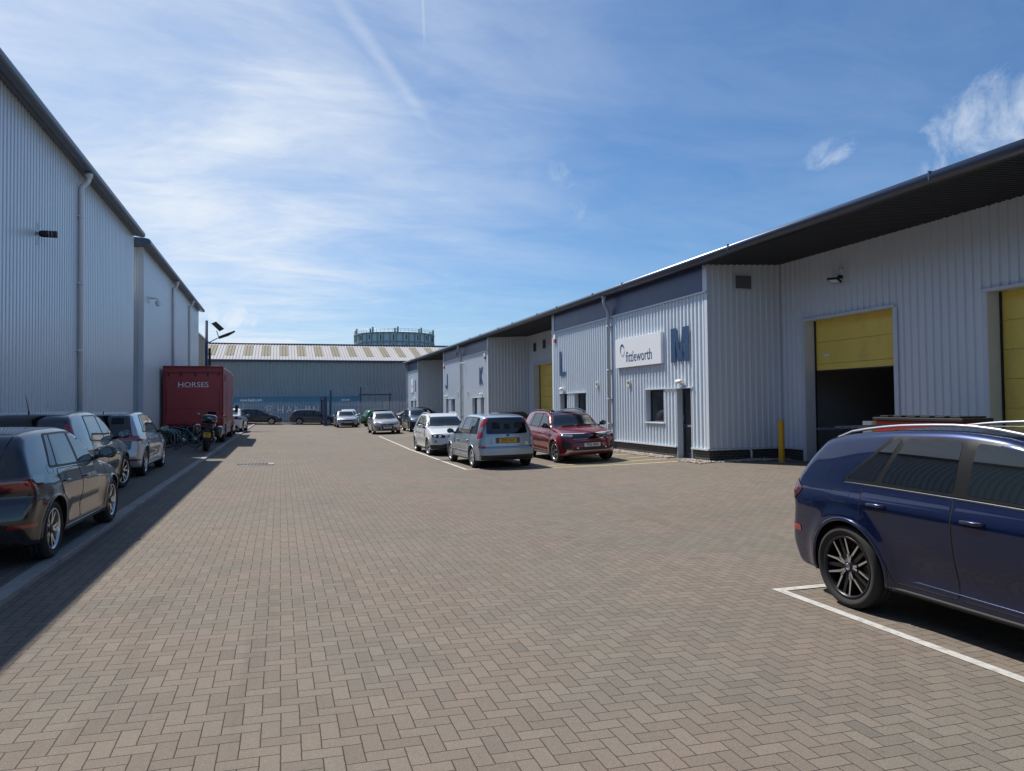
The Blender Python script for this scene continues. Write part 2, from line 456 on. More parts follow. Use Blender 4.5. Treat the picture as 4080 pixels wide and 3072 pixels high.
pt = [patch(3540, 700, 4500, 330, .085, .64, 1.08, .70), patch(3130, 700, 3480, 500, .026, .66, 1.06, .62),
      patch(2130, 520, 2350, 920, .028, .66, 1.10, .45), patch(720, 1225, 1100, 1290, .024, .54, .90, .9),
      patch(780, 1362, 1300, 1385, .013, .48, .80, .85), patch(1970, 180, 2120, 420, .018, .70, 1.1, .25),
      patch(290, 520, 390, 600, .012, .66, .98, .5), patch(1300, 1050, 1900, 1150, .03, .62, .92, .35)]
low = pt[0]
for q in pt[1:]: low = t.m('MAXIMUM', low, q)
# two old vapour trails
def trail(px, py, px2, py2, wid, amt):
    a = wd(px, py); b = wd(px2, py2); n = a.cross(b).normalized(); mid = ((a+b)/2).normalized(); half = math.acos(max(-1, min(1, a.dot(mid))))
    d = t.m('ABSOLUTE', t.v('DOT_PRODUCT', D, tuple(n)))
    g = t.ramp(t.m('ADD', d, t.m('MULTIPLY', t.m('SUBTRACT', puff, .5), wid*.8)), wid, 0.0)
    e = t.ramp(t.m('ARCCOSINE', t.m('MINIMUM', t.v('DOT_PRODUCT', D, tuple(mid)), .99999)), half, half*.35)
    return t.m('MULTIPLY', t.m('MULTIPLY', g, e), amt)
tr = t.m('ADD', trail(1230, -160, 1760, 560, .013, .17), trail(1680, -120, 1692, 210, .003, .14))
cl = t.m('MINIMUM', t.m('ADD', t.m('MAXIMUM', cir, low), tr), 1.0)
hz = t.ramp(dz, .22, 0.0, 0.0, .30)
skyc = t.mix(1.0, sky.outputs[0], SKY_TINT, 'MULTIPLY')
skyc = t.mix(hz, skyc, SKY_HAZE)
cc = t.mix(cl, skyc, SKY_CLOUD)
t.l.new(cc, bg.inputs['Color']); bg.inputs['Strength'].default_value = SKY_S
sc.view_settings.view_transform = 'Standard'; sc.view_settings.look = 'None'
sc.view_settings.exposure = EXPO; sc.view_settings.gamma = 1
sc.cycles.use_denoising = True
sc.cycles.max_bounces = 8; sc.cycles.glossy_bounces = 4; sc.cycles.diffuse_bounces = 4
sc.cycles.sample_clamp_indirect = 6
sc.cycles.caustics_reflective = False; sc.cycles.caustics_refractive = False

# ------------------------------------------------------------------ the yard
def gz(x):
    if x < -2.3: return .115
    if x < 4.95: return -.0245*x
    if x < 11.6: return -.121+.19*((x-4.95)/6.65)**2
    return .069
def put(o, parent):
    """parent an object whose mesh is already in world metres"""
    def mw(p):
        return Matrix.Identity(4) if p is None else mw(p.parent) @ p.matrix_parent_inverse @ p.matrix_basis
    o.parent = parent; o.matrix_parent_inverse = mw(parent).inverted(); return o

def sheet(name, xs, y0, y1, mat, lift=0.0, kind='structure', zf=gz, thick=0):
    b = MB()
    for i in range(len(xs)-1):
        a, c = xs[i], xs[i+1]
        b.quad((a, y0, zf(a)+lift), (c, y0, zf(c)+lift), (c, y1, zf(c)+lift), (a, y1, zf(a)+lift))
    o = b.build(name, mat, recalc=False)
    if kind: tag(o, kind=kind)
    return o
XS = [-2.28, 4.95] + [4.95+6.65*i/8 for i in range(1, 9)]
def gz_far(x): return gz(x) if -2.28 <= x <= 11.6 else (.115 if x < 0 else .069)
sheet('ground', [-900, -30, -2.3, -2.28] + XS[1:] + [60, 900], -300, 1500, M['earth'], -.03, zf=gz_far)
sheet('paving', [-2.12]+XS[1:]+[14.04], -14, 74.5, M['pav'])
sheet('paving_course', [-2.28, -2.12], -14, 74.5, M['pavrun'], .0005)
sheet('parking_strip', [-5.3, -2.46], -14, 66, M['pavrun'], 0, zf=lambda x: .113)
sheet('far_pavement', [-9, -2.3, -2.28, 4.95, 12.2], 74.62, 76.9, M['concrete'], .10, zf=gz_far)
kb = MB()
y = -13.0
while y < 73.0:
    kb.bbox(-2.455+random.uniform(-.003,.003), -2.285+random.uniform(-.003,.003), y+.004, y+.911, -.05, .118+random.uniform(-.003,.003), .008)
    y += .915
tag(kb.build('kerb', M['kerb']), kind='structure')
kb = MB(); x = -9.0
while x < 12:
    kb.bbox(x+.004, x+.911, 74.5, 74.62, -.2, gz_far(x+.45)+.105, .012); x += .915
tag(kb.build('far_kerb', M['kerb']), kind='structure')

def line(name, pts, wdt, mat, lift=.005):
    """painted line along a polyline on the sloping yard"""
    b = MB()
    for i in range(len(pts)-1):
        p = Vector((*pts[i], 0)); q = Vector((*pts[i+1], 0)); d = (q-p); L = d.length; d /= L; n = Vector((-d.y, d.x, 0))*wdt/2
        k = max(1, int(L/.7))
        for j in range(k):
            s0 = p+d*(L*j/k); s1 = p+d*(L*(j+1)/k)
            c = [s0-n, s1-n, s1+n, s0+n]
            b.poly([(v.x, v.y, gz(v.x)+lift) for v in c])
    return tag(b.build(name, mat, recalc=False), kind='structure')
line('bay_marking', [(4.685, -4), (4.685, 6.02)], .10, M['whiteline'])
line('bay_marking', [(4.738, 5.97), (9.8, 5.90)], .10, M['whiteline'])
line('bay_marking', [(5.10, 20.05), (5.22, 30.6)], .10, M['whiteline'])
line('bay_marking', [(5.15, 20.10), (7.45, 20.10)], .10, M['whiteline'])
line('bay_marking', [(5.25, 30.65), (5.75, 44.2)], .10, M['whiteline'])
line('bay_marking', [(5.30, 44.1), (9.9, 44.1)], .10, M['whiteline'])
line('bay_marking', [(5.0, 53.0), (9.6, 52.9)], .10, M['whiteline'])
line('hatch_marking', [(7.5, 19.35), (11.0, 18.35)], .10, M['yellowline'])
line('hatch_marking', [(7.6, 19.95), (11.2, 19.3)], .09, M['yellowline'])
line('hatch_marking', [(8.1, 20.9), (11.2, 20.35)], .09, M['yellowline'])
line('hatch_marking', [(8.6, 22.0), (11.2, 21.6)], .09, M['yellowline'])
line('hatch_marking', [(9.2, 23.4), (11.2, 23.1)], .09, M['yellowline'])

# drain gully beside the silver people carrier and the inspection cover in the lane
def grate(name, x, y, sx, sy, label, cat, bars):
    z = gz(x)
    o = thing(name, label, cat, (x, y, z))
    f = MB()
    for a in ((-1, 0), (1, 0), (0, -1), (0, 1)):
        if a[0]: f.box(a[0]*sx/2-.02, a[0]*sx/2+.02, -sy/2, sy/2, -.02, .006)
        else: f.box(-sx/2, sx/2, a[1]*sy/2-.02, a[1]*sy/2+.02, -.02, .0065)
    f.build('frame', M['castiron'], o)
    g = MB()
    for i in range(bars):
        u = -sx/2+.03+(sx-.06)*(i+.5)/bars
        g.box(u-.012, u+.012, -sy/2+.02, sy/2-.02, -.02, .005)
    g.box(-sx/2+.02, sx/2-.02, -.012, .012, -.018, .004)
    g.build('bars', M['castiron'], o)
    q = MB(); q.box(-sx/2, sx/2, -sy/2, sy/2, .0012, .0022); q.build('pit', M['black'], o)
    return o
grate('drain_gully', 5.33, 23.7, .52, .48, 'black slotted drain grate beside the white bay line by the silver people carrier', 'drain', 9)
o = thing('inspection_cover', 'flat rectangular metal inspection cover set in the paved lane', 'manhole', (-.80, 23.0, gz(-.80)))
b = MB(); b.bbox(-.62, .62, -.34, .34, -.02, .008, .004); b.build('frame', M['concrete'], o)
b = MB(); b.bbox(-.46, .46, -.25, .25, -.02, .012, .003)
for i in range(9):
    for j in range(5): b.box(-.42+i*.1, -.37+i*.1, -.21+j*.095, -.17+j*.095, .012, .015)
b.build('lid', M['castiron'], o)

# ------------------------------------------------------------------ profiled sheet walls
def ribs(a0, a1, pitch, crest, flank, depth, phase=0.0):
    """breakpoints (a, height) of a trapezoidal sheet between a0 and a1"""
    out = []; k = math.floor((a0-phase)/pitch)-1
    pan = pitch-crest-2*flank
    while True:
        s = phase+k*pitch
        if s > a1: break
        for a, h in ((s, 0), (s+pan, 0), (s+pan+flank, depth), (s+pan+flank+crest, depth)): out.append((a, h))
        k += 1
    def hh(a):
        for i in range(len(out)-1):
            if out[i][0] <= a <= out[i+1][0]:
                d = out[i+1][0]-out[i][0]
                return out[i][1]+(out[i+1][1]-out[i][1])*((a-out[i][0])/d if d > 1e-9 else 0)
        return 0
    return [(a0, hh(a0))]+[p for p in out if a0+1e-4 < p[0] < a1-1e-4]+[(a1, hh(a1))], hh
def clad(b, plane, c, nrm, a0, a1, z0, z1, holes=(), pitch=.2, crest=.055, flank=.016, depth=.038, phase=0.0):
    br, hh = ribs(a0, a1, pitch, crest, flank, depth, phase)
    cuts = sorted({h for hl in holes for h in hl[:2] if a0 < h < a1})
    br = sorted(br+[(h, hh(h)) for h in cuts])
    for (a, h), (e, g) in zip(br[:-1], br[1:]):
        if e-a < 1e-5: continue
        mid = (a+e)/2; iv = [(z0, z1)]
        for (h0, h1, q0, q1) in holes:
            if h0 < mid < h1:
                nv = []
                for (s, t_) in iv:
                    if q0 > s: nv.append((s, min(q0, t_)))
                    if q1 < t_: nv.append((max(q1, s), t_))
                iv = [p for p in nv if p[1]-p[0] > 1e-4]
        for (s, t_) in iv:
            if plane == 'x':
                P = [(c+nrm*h, a, s), (c+nrm*g, e, s), (c+nrm*g, e, t_), (c+nrm*h, a, t_)]
            else:
                P = [(a, c+nrm*h, s), (e, c+nrm*g, s), (e, c+nrm*g, t_), (a, c+nrm*h, t_)]
            b.poly(P)
    return b

# ------------------------------------------------------------------ terrace of units on the right
XF, XR_ = 11.56, 14.04
ZB, ZT, ZS = .43, 4.87, 5.70
TER = thing('unit_terrace', 'long low terrace of grey ribbed industrial units with yellow roller doors', 'building', (XF, 17.56, .07))
def P(mb, name, mats, parent=None, recalc=True): return put(mb.build(name, mats, recalc=recalc), parent or TER)

def window_part(y0, y1, z0, z1, x, parent=None, mull=False):
    """recessed window in a wall facing the yard"""
    f = MB(); w_ = .055
    f.box(x, x+.05, y0, y0+w_, z0, z1); f.box(x, x+.05, y1-w_, y1, z0, z1)
    f.box(x, x+.05, y0+w_, y1-w_, z0, z0+w_); f.box(x, x+.05, y0+w_, y1-w_, z1-w_, z1)
    if mull: f.box(x, x+.05, (y0+y1)/2-.03, (y0+y1)/2+.03, z0+w_, z1-w_)
    fr = P(f, 'window', M['navy'], parent)
    g = MB(); g.box(x+.022, x+.03, y0+w_-.005, y1-w_+.005, z0+w_-.005, z1-w_+.005)
    put(g.build('pane', M['glass']), fr)
    return fr
def reveal(b, y0, y1, z0, z1, x0, x1, th=.02, sill=True):
    b.box(x0, x1, y0-th, y0, z0, z1); b.box(x0, x1, y1, y1+th, z0, z1); b.box(x0, x1, y0-th, y1+th, z1, z1+th)
    if sill: b.box(x0-.03, x1, y0-th, y1+th, z0-th, z0)
def entrance(near, sgn):
    """door and window pair; near = block edge beside the door, sgn = +1 when the pair runs away from the camera"""
    d0, d1 = sorted((near+sgn*.88, near+sgn*1.66)); w0, w1 = sorted((near+sgn*2.45, near+sgn*3.62))
    l0, l1 = sorted((near+sgn*.76, near+sgn*3.64))
    holes = [(d0, d1, 0, 2.17), (w0, w1, 1.13, 2.17)]
    r = MB(); reveal(r, d0, d1, .07, 2.17, XF-.04, XF+.22, sill=False); reveal(r, w0, w1, 1.13, 2.17, XF-.04, XF+.20)
    r.box(XF-.075, XF-.041, l0, l1, 2.175, 2.215)
    r.box(XF-.085, XF-.041, w0-.05, w1+.05, 1.085, 1.109)
    P(r, 'reveal_flashing', M['trim'])
    window_part(w0, w1, 1.13, 2.17, XF+.14)
    f = MB(); x = XF+.16; z0, z1 = .075, 2.165
    f.box(x, x+.06, d0, d0+.085, z0, z1); f.box(x, x+.06, d1-.085, d1, z0, z1)
    f.box(x, x+.06, d0+.085, d1-.085, z1-.16, z1); f.box(x, x+.06, d0+.085, d1-.085, z0, z0+.16); f.box(x+.001, x+.059, d0+.085, d1-.085, .98, 1.10)
    dr = P(f, 'door', M['navy'])
    g = MB(); g.box(x+.022, x+.032, d0+.08, d1-.08, z0+.15, z1-.15); put(g.build('pane', M['glass']), dr)
    h = MB(); h.box(x-.012, x-.001, (d0+d1)/2-.15, (d0+d1)/2+.13, 1.01, 1.07); put(h.build('letter_plate', M['steel']), dr)
    hy = d1-.05 if sgn > 0 else d0+.05
    h = MB(); h.box(x-.03, x-.001, hy-.015, hy+.015, 1.2, 1.36); put(h.build('handle', M['steel']), dr)
    return holes, (d0+d1)/2
def wall_light(y, z, near):
    o = thing('wall_light', f'cream bulkhead lamp on the wall above the {near}', 'wall light', (XF-.04, y, z), 0, 'bulkhead lamps above the unit doors')
    b = MB(); b.bbox(-.035, 0, -.07, .07, -.08, .03, .008); b.build('bracket', M['cream'], o)
    b = MB(); b.tube([(-.10, -.16, .02), (-.10, -.15, .02), (-.10, .15, .02), (-.10, .16, .02)], [.035, .062, .062, .035], 14); b.build('lens', M['white'], o)
def bell_box(y, z, where):
    o = thing('alarm_box', f'white and red alarm bell box high on the wall {where}', 'alarm', (XF-.04, y, z), 0, 'alarm bell boxes on the terrace')
    b = MB(); b.prism([(0, -.10, .16), (0, .10, .16), (0, .12, -.04), (0, -.12, -.04)], (-.07, 0, 0)); b.build('case', M['white'], o)
    b = MB(); b.prism([(0, -.12, -.042), (0, .12, -.042), (0, .04, -.2), (0, -.04, -.2)], (-.065, 0, 0)); b.build('strobe', M['alarmred'], o)
def small_box(y, z, label):
    o = thing('wall_box', label, 'box', (XF-.04, y, z), 0)
    b = MB(); b.bbox(-.06, 0, -.07, .07, -.11, .11, .006); b.build('case', M['cream'], o)
    b = MB(); b.box(-.062, -.06, -.045, .045, -.02, .075); b.build('panel', M['black'], o)
def downpipe(y, x=XF, top=5.66):
    b = MB(); xo = x-.30
    b.tube([(xo, y, top), (xo, y, top-.22), (xo+.03, y, top-.32), (x-.16, y, top-.52), (x-.13, y, top-.64), (x-.13, y, .09)], .062, 14)
    for z in (4.55, 2.95, 1.9, 1.0):
        b.cyl((x-.13, y, z-.03), (x-.13, y, z+.03), .075, 14); b.box(x-.13, x-.02, y-.09, y+.09, z-.012, z+.012)
    b.cyl((xo, y, top-.08), (xo, y, top), .085, 14)
    P(b, 'downpipe', M['greypipe'])

def block(y0, y1, doors, pipe=None):
    """a projecting front bay between y0 and y1"""
    hs = []; mids = []
    for near, sgn in doors:
        h, m_ = entrance(near, sgn); hs += h; mids.append(m_)
    b = MB(); clad(b, 'x', XF, -1, y0+.10, y1-.10, ZB, ZT, hs, phase=y0+.02); P(b, 'front_wall', M['cladR'], recalc=False)
    b = MB()
    for yy in (y0, y1-.10): b.box(XF-.037, XF+.02, yy, yy+.10, ZB, ZT)                 # corner flashings
    b.box(XF-.075, XF+.02, y0-.03, y1+.03, ZT+.003, ZT+.05)                             # cap above the sheets
    for a, c_ in spans(y0-.03, y1+.03, [(h[0]-.03, h[1]+.03) for h in hs if h[2] < ZB]): b.box(XF-.08, XF+.02, a, c_, ZB-.05, ZB-.003)
    for yy in (y0, y1-.19): b.box(XF-.03, XF+.02, yy, yy+.19, ZT+.052, ZS)
    P(b, 'flashing', M['trim'])
    b = MB(); b.box(XF-.012, XF+.02, y0+.19, y1-.19, ZT+.052, ZS); P(b, 'fascia_panel', M['fascia'])
    for a, c_ in spans(y0+.02, y1-.02, [(h[0]-.02, h[1]+.02) for h in hs if h[2] < ZB]):
        b = MB(); b.box(XF, XF+.10, a, c_, -.1, ZB-.05); P(b, 'brick_plinth', M['brick'])
    b = MB(); b.box(XF+.101, XR_, y0+.02, y0+.12, -.1, ZB-.05); P(b, 'brick_plinth', M['brick'])
    b = MB(); clad(b, 'y', y0, -1, XF+.08, XR_-.03, ZB, ZS+.12, [], phase=XF+.05); P(b, 'return_wall', M['cladR'], recalc=False)
    b = MB(); clad(b, 'y', y1, 1, XF+.08, XR_-.03, ZB, ZS+.12, [], phase=XF+.05); P(b, 'return_wall', M['cladR'], recalc=False)
    for yy, s in ((y0, -1), (y1, 1)):
        b = MB()
        b.box(XF-.036, XF+.08, yy, yy+s*.038, ZB+.001, ZS-.001); b.box(XF+.02, XR_, yy, yy+s*.06, ZB-.051, ZB-.004); b.box(XR_-.10, XR_-.02, yy, yy+s*.036, ZB, ZS+.1)
        P(b, 'corner_flashing', M['trim'])
    if pipe: downpipe(pipe)
    return mids
def spans(a, b_, cuts):
    out = []; cur = a
    for c0, c1 in sorted(cuts):
        if c0 > cur: out.append((cur, c0))
        cur = max(cur, c1)
    if cur < b_: out.append((cur, b_))
    return out
def recess(y0, y1, doors, opened=None):
    """set back loading wall between two bays; doors = list of (y0, y1)"""
    ZD = 4.0
    holes = [(a, c_, 0, ZD) for a, c_ in doors]
    b = MB(); clad(b, 'x', XR_, -1, y0, y1, ZB, ZS+.14, holes, phase=y0+.06); P(b, 'loading_wall', M['cladR'], recalc=False)
    b = MB()
    for a, c_ in doors:
        b.box(XR_-.038, XR_+.36, a-.02, a, .07, ZD); b.box(XR_-.038, XR_+.36, c_, c_+.02, .07, ZD); b.box(XR_-.037, XR_+.36, a-.02, c_+.02, ZD, ZD+.02)
        b.box(XR_-.085, XR_-.038, a-.10, c_+.10, ZD-.02, ZD+.05)
        b.box(XR_-.044, XR_-.0385, a-.13, a-.02, .07, ZD-.021); b.box(XR_-.044, XR_-.0385, c_+.02, c_+.13, .07, ZD-.021)
    for a, c_ in spans(y0, y1, [(d[0]-.13, d[1]+.13) for d in doors]): b.box(XR_-.07, XR_+.02, a, c_, ZB-.05, ZB-.003)
    P(b, 'door_surround', M['trim'])
    b = MB()
    for a, c_ in spans(y0+.02, y1-.02, [(d[0]-.13, d[1]+.13) for d in doors]):
        b = MB(); b.box(XR_, XR_+.10, a, c_, -.1, ZB-.05); P(b, 'brick_plinth', M['brick'])
    for i, (a, c_) in enumerate(doors):
        zb_ = 2.57 if i == opened else .075
        f = MB(); z = ZD
        while z > zb_+.02:
            z2 = max(zb_, z-.61)
            f.bbox(XR_+.345, XR_+.385, a+.004, c_-.004, z2+.004, z-.002, .006); z = z2
        dr = P(f, 'roller_door', M['yellow'])
        g = MB(); g.box(XR_+.338, XR_+.344, a+.02, c_-.02, zb_, zb_+.035); put(g.build('bottom_seal', M['black']), dr)
        if i == opened:
            g = MB(); g.box(XR_+.335, XR_+.345, a+.10, a+.36, 3.02, 3.20); put(g.build('vision_panel', M['black']), dr)
            g = MB(); g.box(XR_+.338, XR_+.3445, c_-.55, c_-.32, 2.98, 3.05); put(g.build('sticker', M['white']), dr)
        g = MB(); g.box(XR_+.30, XR_+.34, a, a+.035, .07, ZD); P(g, 'door_track', M['black']); g = MB(); g.box(XR_+.30, XR_+.34, c_-.035, c_, .07, ZD); P(g, 'door_track', M['black'])
    # soffit over the loading bay, ribbed across
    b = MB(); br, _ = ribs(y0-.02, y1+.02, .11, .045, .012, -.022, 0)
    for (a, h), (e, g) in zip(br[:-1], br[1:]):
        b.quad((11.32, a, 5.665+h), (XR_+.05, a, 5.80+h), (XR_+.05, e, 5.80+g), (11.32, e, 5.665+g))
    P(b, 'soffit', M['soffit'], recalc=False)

block(17.56, 29.66, [(17.56, 1), (29.66, -1)], 23.74)
block(40.05, 52.0, [(40.05, 1), (52.0, -1)], 46.2)
block(62.3, 67.8, [(62.3, 1)], 67.55)
block(-5.0, 7.2, [(-5.0, 1), (7.2, -1)], 1.0)
recess(7.2, 17.56, [(13.48, 16.53), (8.0, 11.06)], 0)
recess(29.66, 40.05, [(36.0, 39.02), (30.55, 33.6)])
recess(52.0, 62.3, [(58.2, 61.2), (52.9, 55.9)])
# eaves: narrow soffit strip, bull-nosed gutter, roof, end and rear walls
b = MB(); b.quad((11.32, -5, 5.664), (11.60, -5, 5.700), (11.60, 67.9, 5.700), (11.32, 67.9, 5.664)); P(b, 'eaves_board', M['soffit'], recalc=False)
prof = [(11.36, 5.655), (11.22, 5.650), (11.155, 5.685), (11.12, 5.745), (11.125, 5.80), (11.155, 5.85), (11.205, 5.872), (11.27, 5.87), (11.36, 5.85)]
b = MB()
for (p, q) in zip(prof[:-1], prof[1:]):
    b.add([(p[0], -5.2, p[1]), (p[0], 67.95, p[1]), (q[0], 67.95, q[1]), (q[0], -5.2, q[1])], [(0,1,2,3)], 0, True)
b.poly([(x_, 67.95, z_) for x_, z_ in prof]); b.poly([(x_, -5.2, z_) for x_, z_ in prof])
GUT = P(b, 'gutter', M['gutter'], recalc=False)
bmx = bmesh.new(); bmx.from_mesh(GUT.data); bmesh.ops.remove_doubles(bmx, verts=bmx.verts[:], dist=1e-5); bmesh.ops.recalc_face_normals(bmx, faces=bmx.faces[:]); bmx.to_mesh(GUT.data); bmx.free()
b = MB(); yy = -4
while yy < 67:
    b.sphere((11.27, yy, 5.873), .016, u=6, v=4); yy += 1.22
    b.box(11.119, 11.21, yy+.4, yy+.43, 5.70, 5.874) if int(yy) % 3 == 0 else None
P(b, 'gutter_fixings', M['gutter'])
b = MB(); b.quad((11.30, -5.2, 5.86), (31, -5.2, 7.3), (31, 67.9, 7.3), (11.30, 67.9, 5.86)); b.quad((31, -5.2, 7.3), (31, -5.2, 0), (31, 67.9, 0), (31, 67.9, 7.3))
b.poly([(11.4, 67.8, 0), (31, 67.8, 0), (31, 67.8, 7.3), (11.4, 67.8, 5.7)]); b.poly([(11.4, -5, 0), (31, -5, 0), (31, -5, 7.3), (11.4, -5, 5.7)])
P(b, 'roof', M['cladFar'], recalc=False)
b = MB(); b.box(11.66, 13.9, 17.7, 29.5, 5.72, 5.74); b.box(11.66, 13.9, 40.2, 51.9, 5.72, 5.74); b.box(11.66, 13.9, -4.9, 7.1, 5.72, 5.74); b.box(11.66, 13.9, 62.4, 67.7, 5.72, 5.74)
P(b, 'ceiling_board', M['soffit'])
# louvred vents
def vent_y(x0, x1, z0, z1, y):
    f = MB(); f.box(x0, x1, y-.05, y-.034, z0, z1)
    v = P(f, 'vent_frame', M['trim'])
    g = MB(); n = 9
    for i in range(n):
        z = z0+.05+(z1-z0-.1)*(i+.5)/n
        g.prism([(x0+.05, y-.051, z-.012), (x0+.05, y-.075, z-.024), (x0+.05, y-.051, z+.020)], (x1-x0-.1, 0, 0))
    put(g.build('louvres', mat('louvre_grey', (.20,.21,.22), .5)), v)
vent_y(12.42, 13.05, 4.97, 5.45, 17.56)
def vent_x(y0, y1, z0, z1):
    f = MB(); f.box(XR_-.05, XR_-.034, y0, y1, z0, z1); v = P(f, 'vent_frame', M['trim'])
    g = MB(); g.box(XR_-.056, XR_-.0505, y0+.04, y1-.04, z0+.04, z1-.04); put(g.build('louvres', M['black']), v)
vent_x(38.55, 39.05, 4.75, 5.3); vent_x(37.0, 37.5, 4.8, 5.35)
b = MB(); b.tube([(12.9, 17.50, .07), (12.9, 17.50, .33), (12.9, 17.56, .37)], .03, 8); P(b, 'waste_pipe', M['palepipe'])

# inside the open unit
b = MB(); b.box(14.45, 21, 7.4, 17.4, .05, .068); P(b, 'floor_slab', M['concrete'])
b = MB(); b.box(20.9, 21, 7.4, 17.4, .07, 5.2); b.box(14.45, 21, 17.4, 17.5, .07, 5.2); b.box(14.45, 21, 7.3, 7.4, .07, 5.2); b.box(14.45, 21, 7.3, 17.5, 5.2, 5.3); b.box(14.15, 14.38, 11.2, 13.3, .07, 5.2); b.box(14.15, 14.38, 16.6, 17.4, .07, 5.2); b.box(14.3, 14.38, 7.4, 17.4, 4.03, 5.2)
P(b, 'inner_wall', M['inner'])
sh = thing('storage_shelf', 'dark warehouse racking holding boxes inside the open roller door', 'shelf', (18.3, 14.4, .07))
b = MB()
for x_ in (-.3, .3):
    for y_ in (-1.9, 0, 1.9): b.box(x_-.03, x_+.03, y_-.03, y_+.03, 0, 3.2)
put(b.build('upright', M['bluesteel']), sh).matrix_parent_inverse = Matrix()
b = MB()
for z in (.5, 1.2, 1.9, 2.6): b.box(-.33, .33, -1.95, 1.95, z, z+.05)
b.build('shelf_board', M['card'], sh)
k = 0
for z in (.62, 1.32, 2.02, 2.72):
    for y_ in (12.8, 13.4, 14.05, 14.7, 15.3, 15.9):
        if random.random() < .3: continue
        h = random.uniform(.25, .48); ww = random.uniform(.38, .55)
        bb = MB(); bb.bbox(17.98, 18.5, y_-ww/2, y_+ww/2, z, z+h, .008)
        q = bb.build('storage_box', M['white'] if k % 3 else M['card'])
        tag(q, 'pale storage box on the racking inside the open roller door', 'box', 'boxes on the warehouse racking'); k += 1

# letters, signboards and small fittings on the fronts
def letter(ch, yc, zc, hgt, wid, label):
    s = wid*.26; h = hgt/2; w_ = wid/2
    polys = {
     'L': [[(-w_, h), (-w_+s, h), (-w_+s, -h+s*.9), (w_, -h+s*.9), (w_, -h), (-w_, -h)]],
     'I': [[(-s/2, h), (s/2, h), (s/2, -h), (-s/2, -h)]],
     'M': [[(-w_, -h), (-w_, h), (-w_+s*1.25, h), (0, -h*.36), (w_-s*1.25, h), (w_, h), (w_, -h), (w_-s, -h), (w_-s, h*.36), (s*.42, -h*.98), (-s*.42, -h*.98), (-w_+s, h*.36), (-w_+s, -h)]],
     'K': [[(-w_, -h), (-w_, h), (-w_+s, h), (-w_+s, h*.12), (w_-s*1.25, h), (w_, h), (-w_+s*1.75, h*.02), (w_, -h), (w_-s*1.25, -h), (-w_+s*1.15, -h*.28), (-w_+s, -h*.42), (-w_+s, -h)]],
     'J': [[(w_, h), (w_-s, h), (w_-s, -h*.45), (w_-s*1.3, -h*.68), (-w_+s*1.2, -h*.72), (-w_+s, -h*.5), (-w_, -h*.5), (-w_+.01, -h*.82), (-w_*.55, -h), (w_*.5, -h), (w_*.9, -h*.85), (w_, -h*.55)]],
    }[ch]
    o = MB()
    for pl_ in polys:
        pts = [(XF-.058, yc-u, zc+v) for u, v in pl_]
        o.prism(pts, (-.016, 0, 0))
    for (u, v) in ((-.3, .7), (.3, .7), (-.3, -.7), (.3, -.7)):
        o.box(XF-.056, XF-.03, yc-u*wid-.012, yc-u*wid+.012, zc+v*h-.012, zc+v*h+.012) if ch in 'MK' else None
    q = o.build('wall_letter', M['navyL'])
    return tag(q, label, 'letter', 'dark blue unit letters on the terrace')
letter('M', 18.965, 3.50, 1.04, 1.02, 'big dark blue letter M beside the white sign above the glazed door')
letter('L', 28.40, 3.47, 1.04, .66, 'big dark blue letter L on the wall above the red car')
letter('K', 41.45, 3.47, 1.04, .80, 'dark blue letter K on the second bay of the terrace')
letter('J', 50.85, 3.47, 1.04, .66, 'dark blue letter J on the second bay of the terrace')
letter('I', 63.35, 3.47, 1.04, .8, 'thin dark blue letter I on the farthest bay')

sg = thing('sign_board', 'white company sign board with blue lettering on the nearest front bay', 'sign', (XF-.04, 21.57, 3.495))
b = MB(); b.bbox(-.10, 0, -1.61, 1.61, -.505, .505, .006); b.build('board', M['signwhite'], sg)
FM = lambda x, y, z: frame_matrix((x, y, z), (0, -1, 0), (0, 0, 1))
M['signblue'] = mat('sign_blue', (.022,.065,.17), .45); M['signgrey'] = mat('sign_grey', (.44,.42,.50), .45)
text_obj('lettering', 'fittleworth', .52, M['signblue'], FM(-.103, -.12, -.17), sg, .002, fit=1.82)
def crescent(a0, a1, rx, ry, th0, th1, cx_, cz_, tilt):
    pts = []; n = 22
    for i in range(n+1):
        a = R(a0+(a1-a0)*i/n); pts.append((math.cos(a)*rx, math.sin(a)*ry))
    inn = []
    for i in range(n+1):
        a = R(a0+(a1-a0)*i/n); s = i/n; th = th0+(th1-th0)*math.sin(math.pi*(.1+.8*s))
        inn.append((math.cos(a)*(rx-th), math.sin(a)*(ry-th)))
    out = pts+inn[::-1]; c_, s_ = math.cos(R(tilt)), math.sin(R(tilt))
    return [(-.101, -(cx_+u*c_-v*s_), cz_+u*s_+v*c_) for u, v in out]
b = MB(); b.prism(crescent(5, 195, .165, .235, .012, .085, -1.05, .09, 14), (-.003, 0, 0)); b.build('logo_upper', M['signblue'], sg)
b = MB(); b.prism(crescent(195, 350, .165, .235, .012, .075, -1.05, .09, 14), (-.003, 0, 0)); b.build('logo_lower', M['signgrey'], sg)
sg2 = thing('sign_board', 'small white upright sign board with red print on the farthest bay', 'sign', (XF-.04, 64.95, 3.5))
b = MB(); b.bbox(-.05, 0, -.55, .55, -.6, .6, .006); b.build('board', M['signwhite'], sg2)
b = MB()
for i, (u, v, w_, h) in enumerate([(-.1, .08, .36, .07), (.05, -.02, .5, .07), (.0, -.13, .55, .035), (0, -.36, .35, .03)]): b.box(-.055, -.051, -u-w_/2, -u+w_/2, v-h/2, v+h/2)
b.build('print', M['alarmred'], sg2)

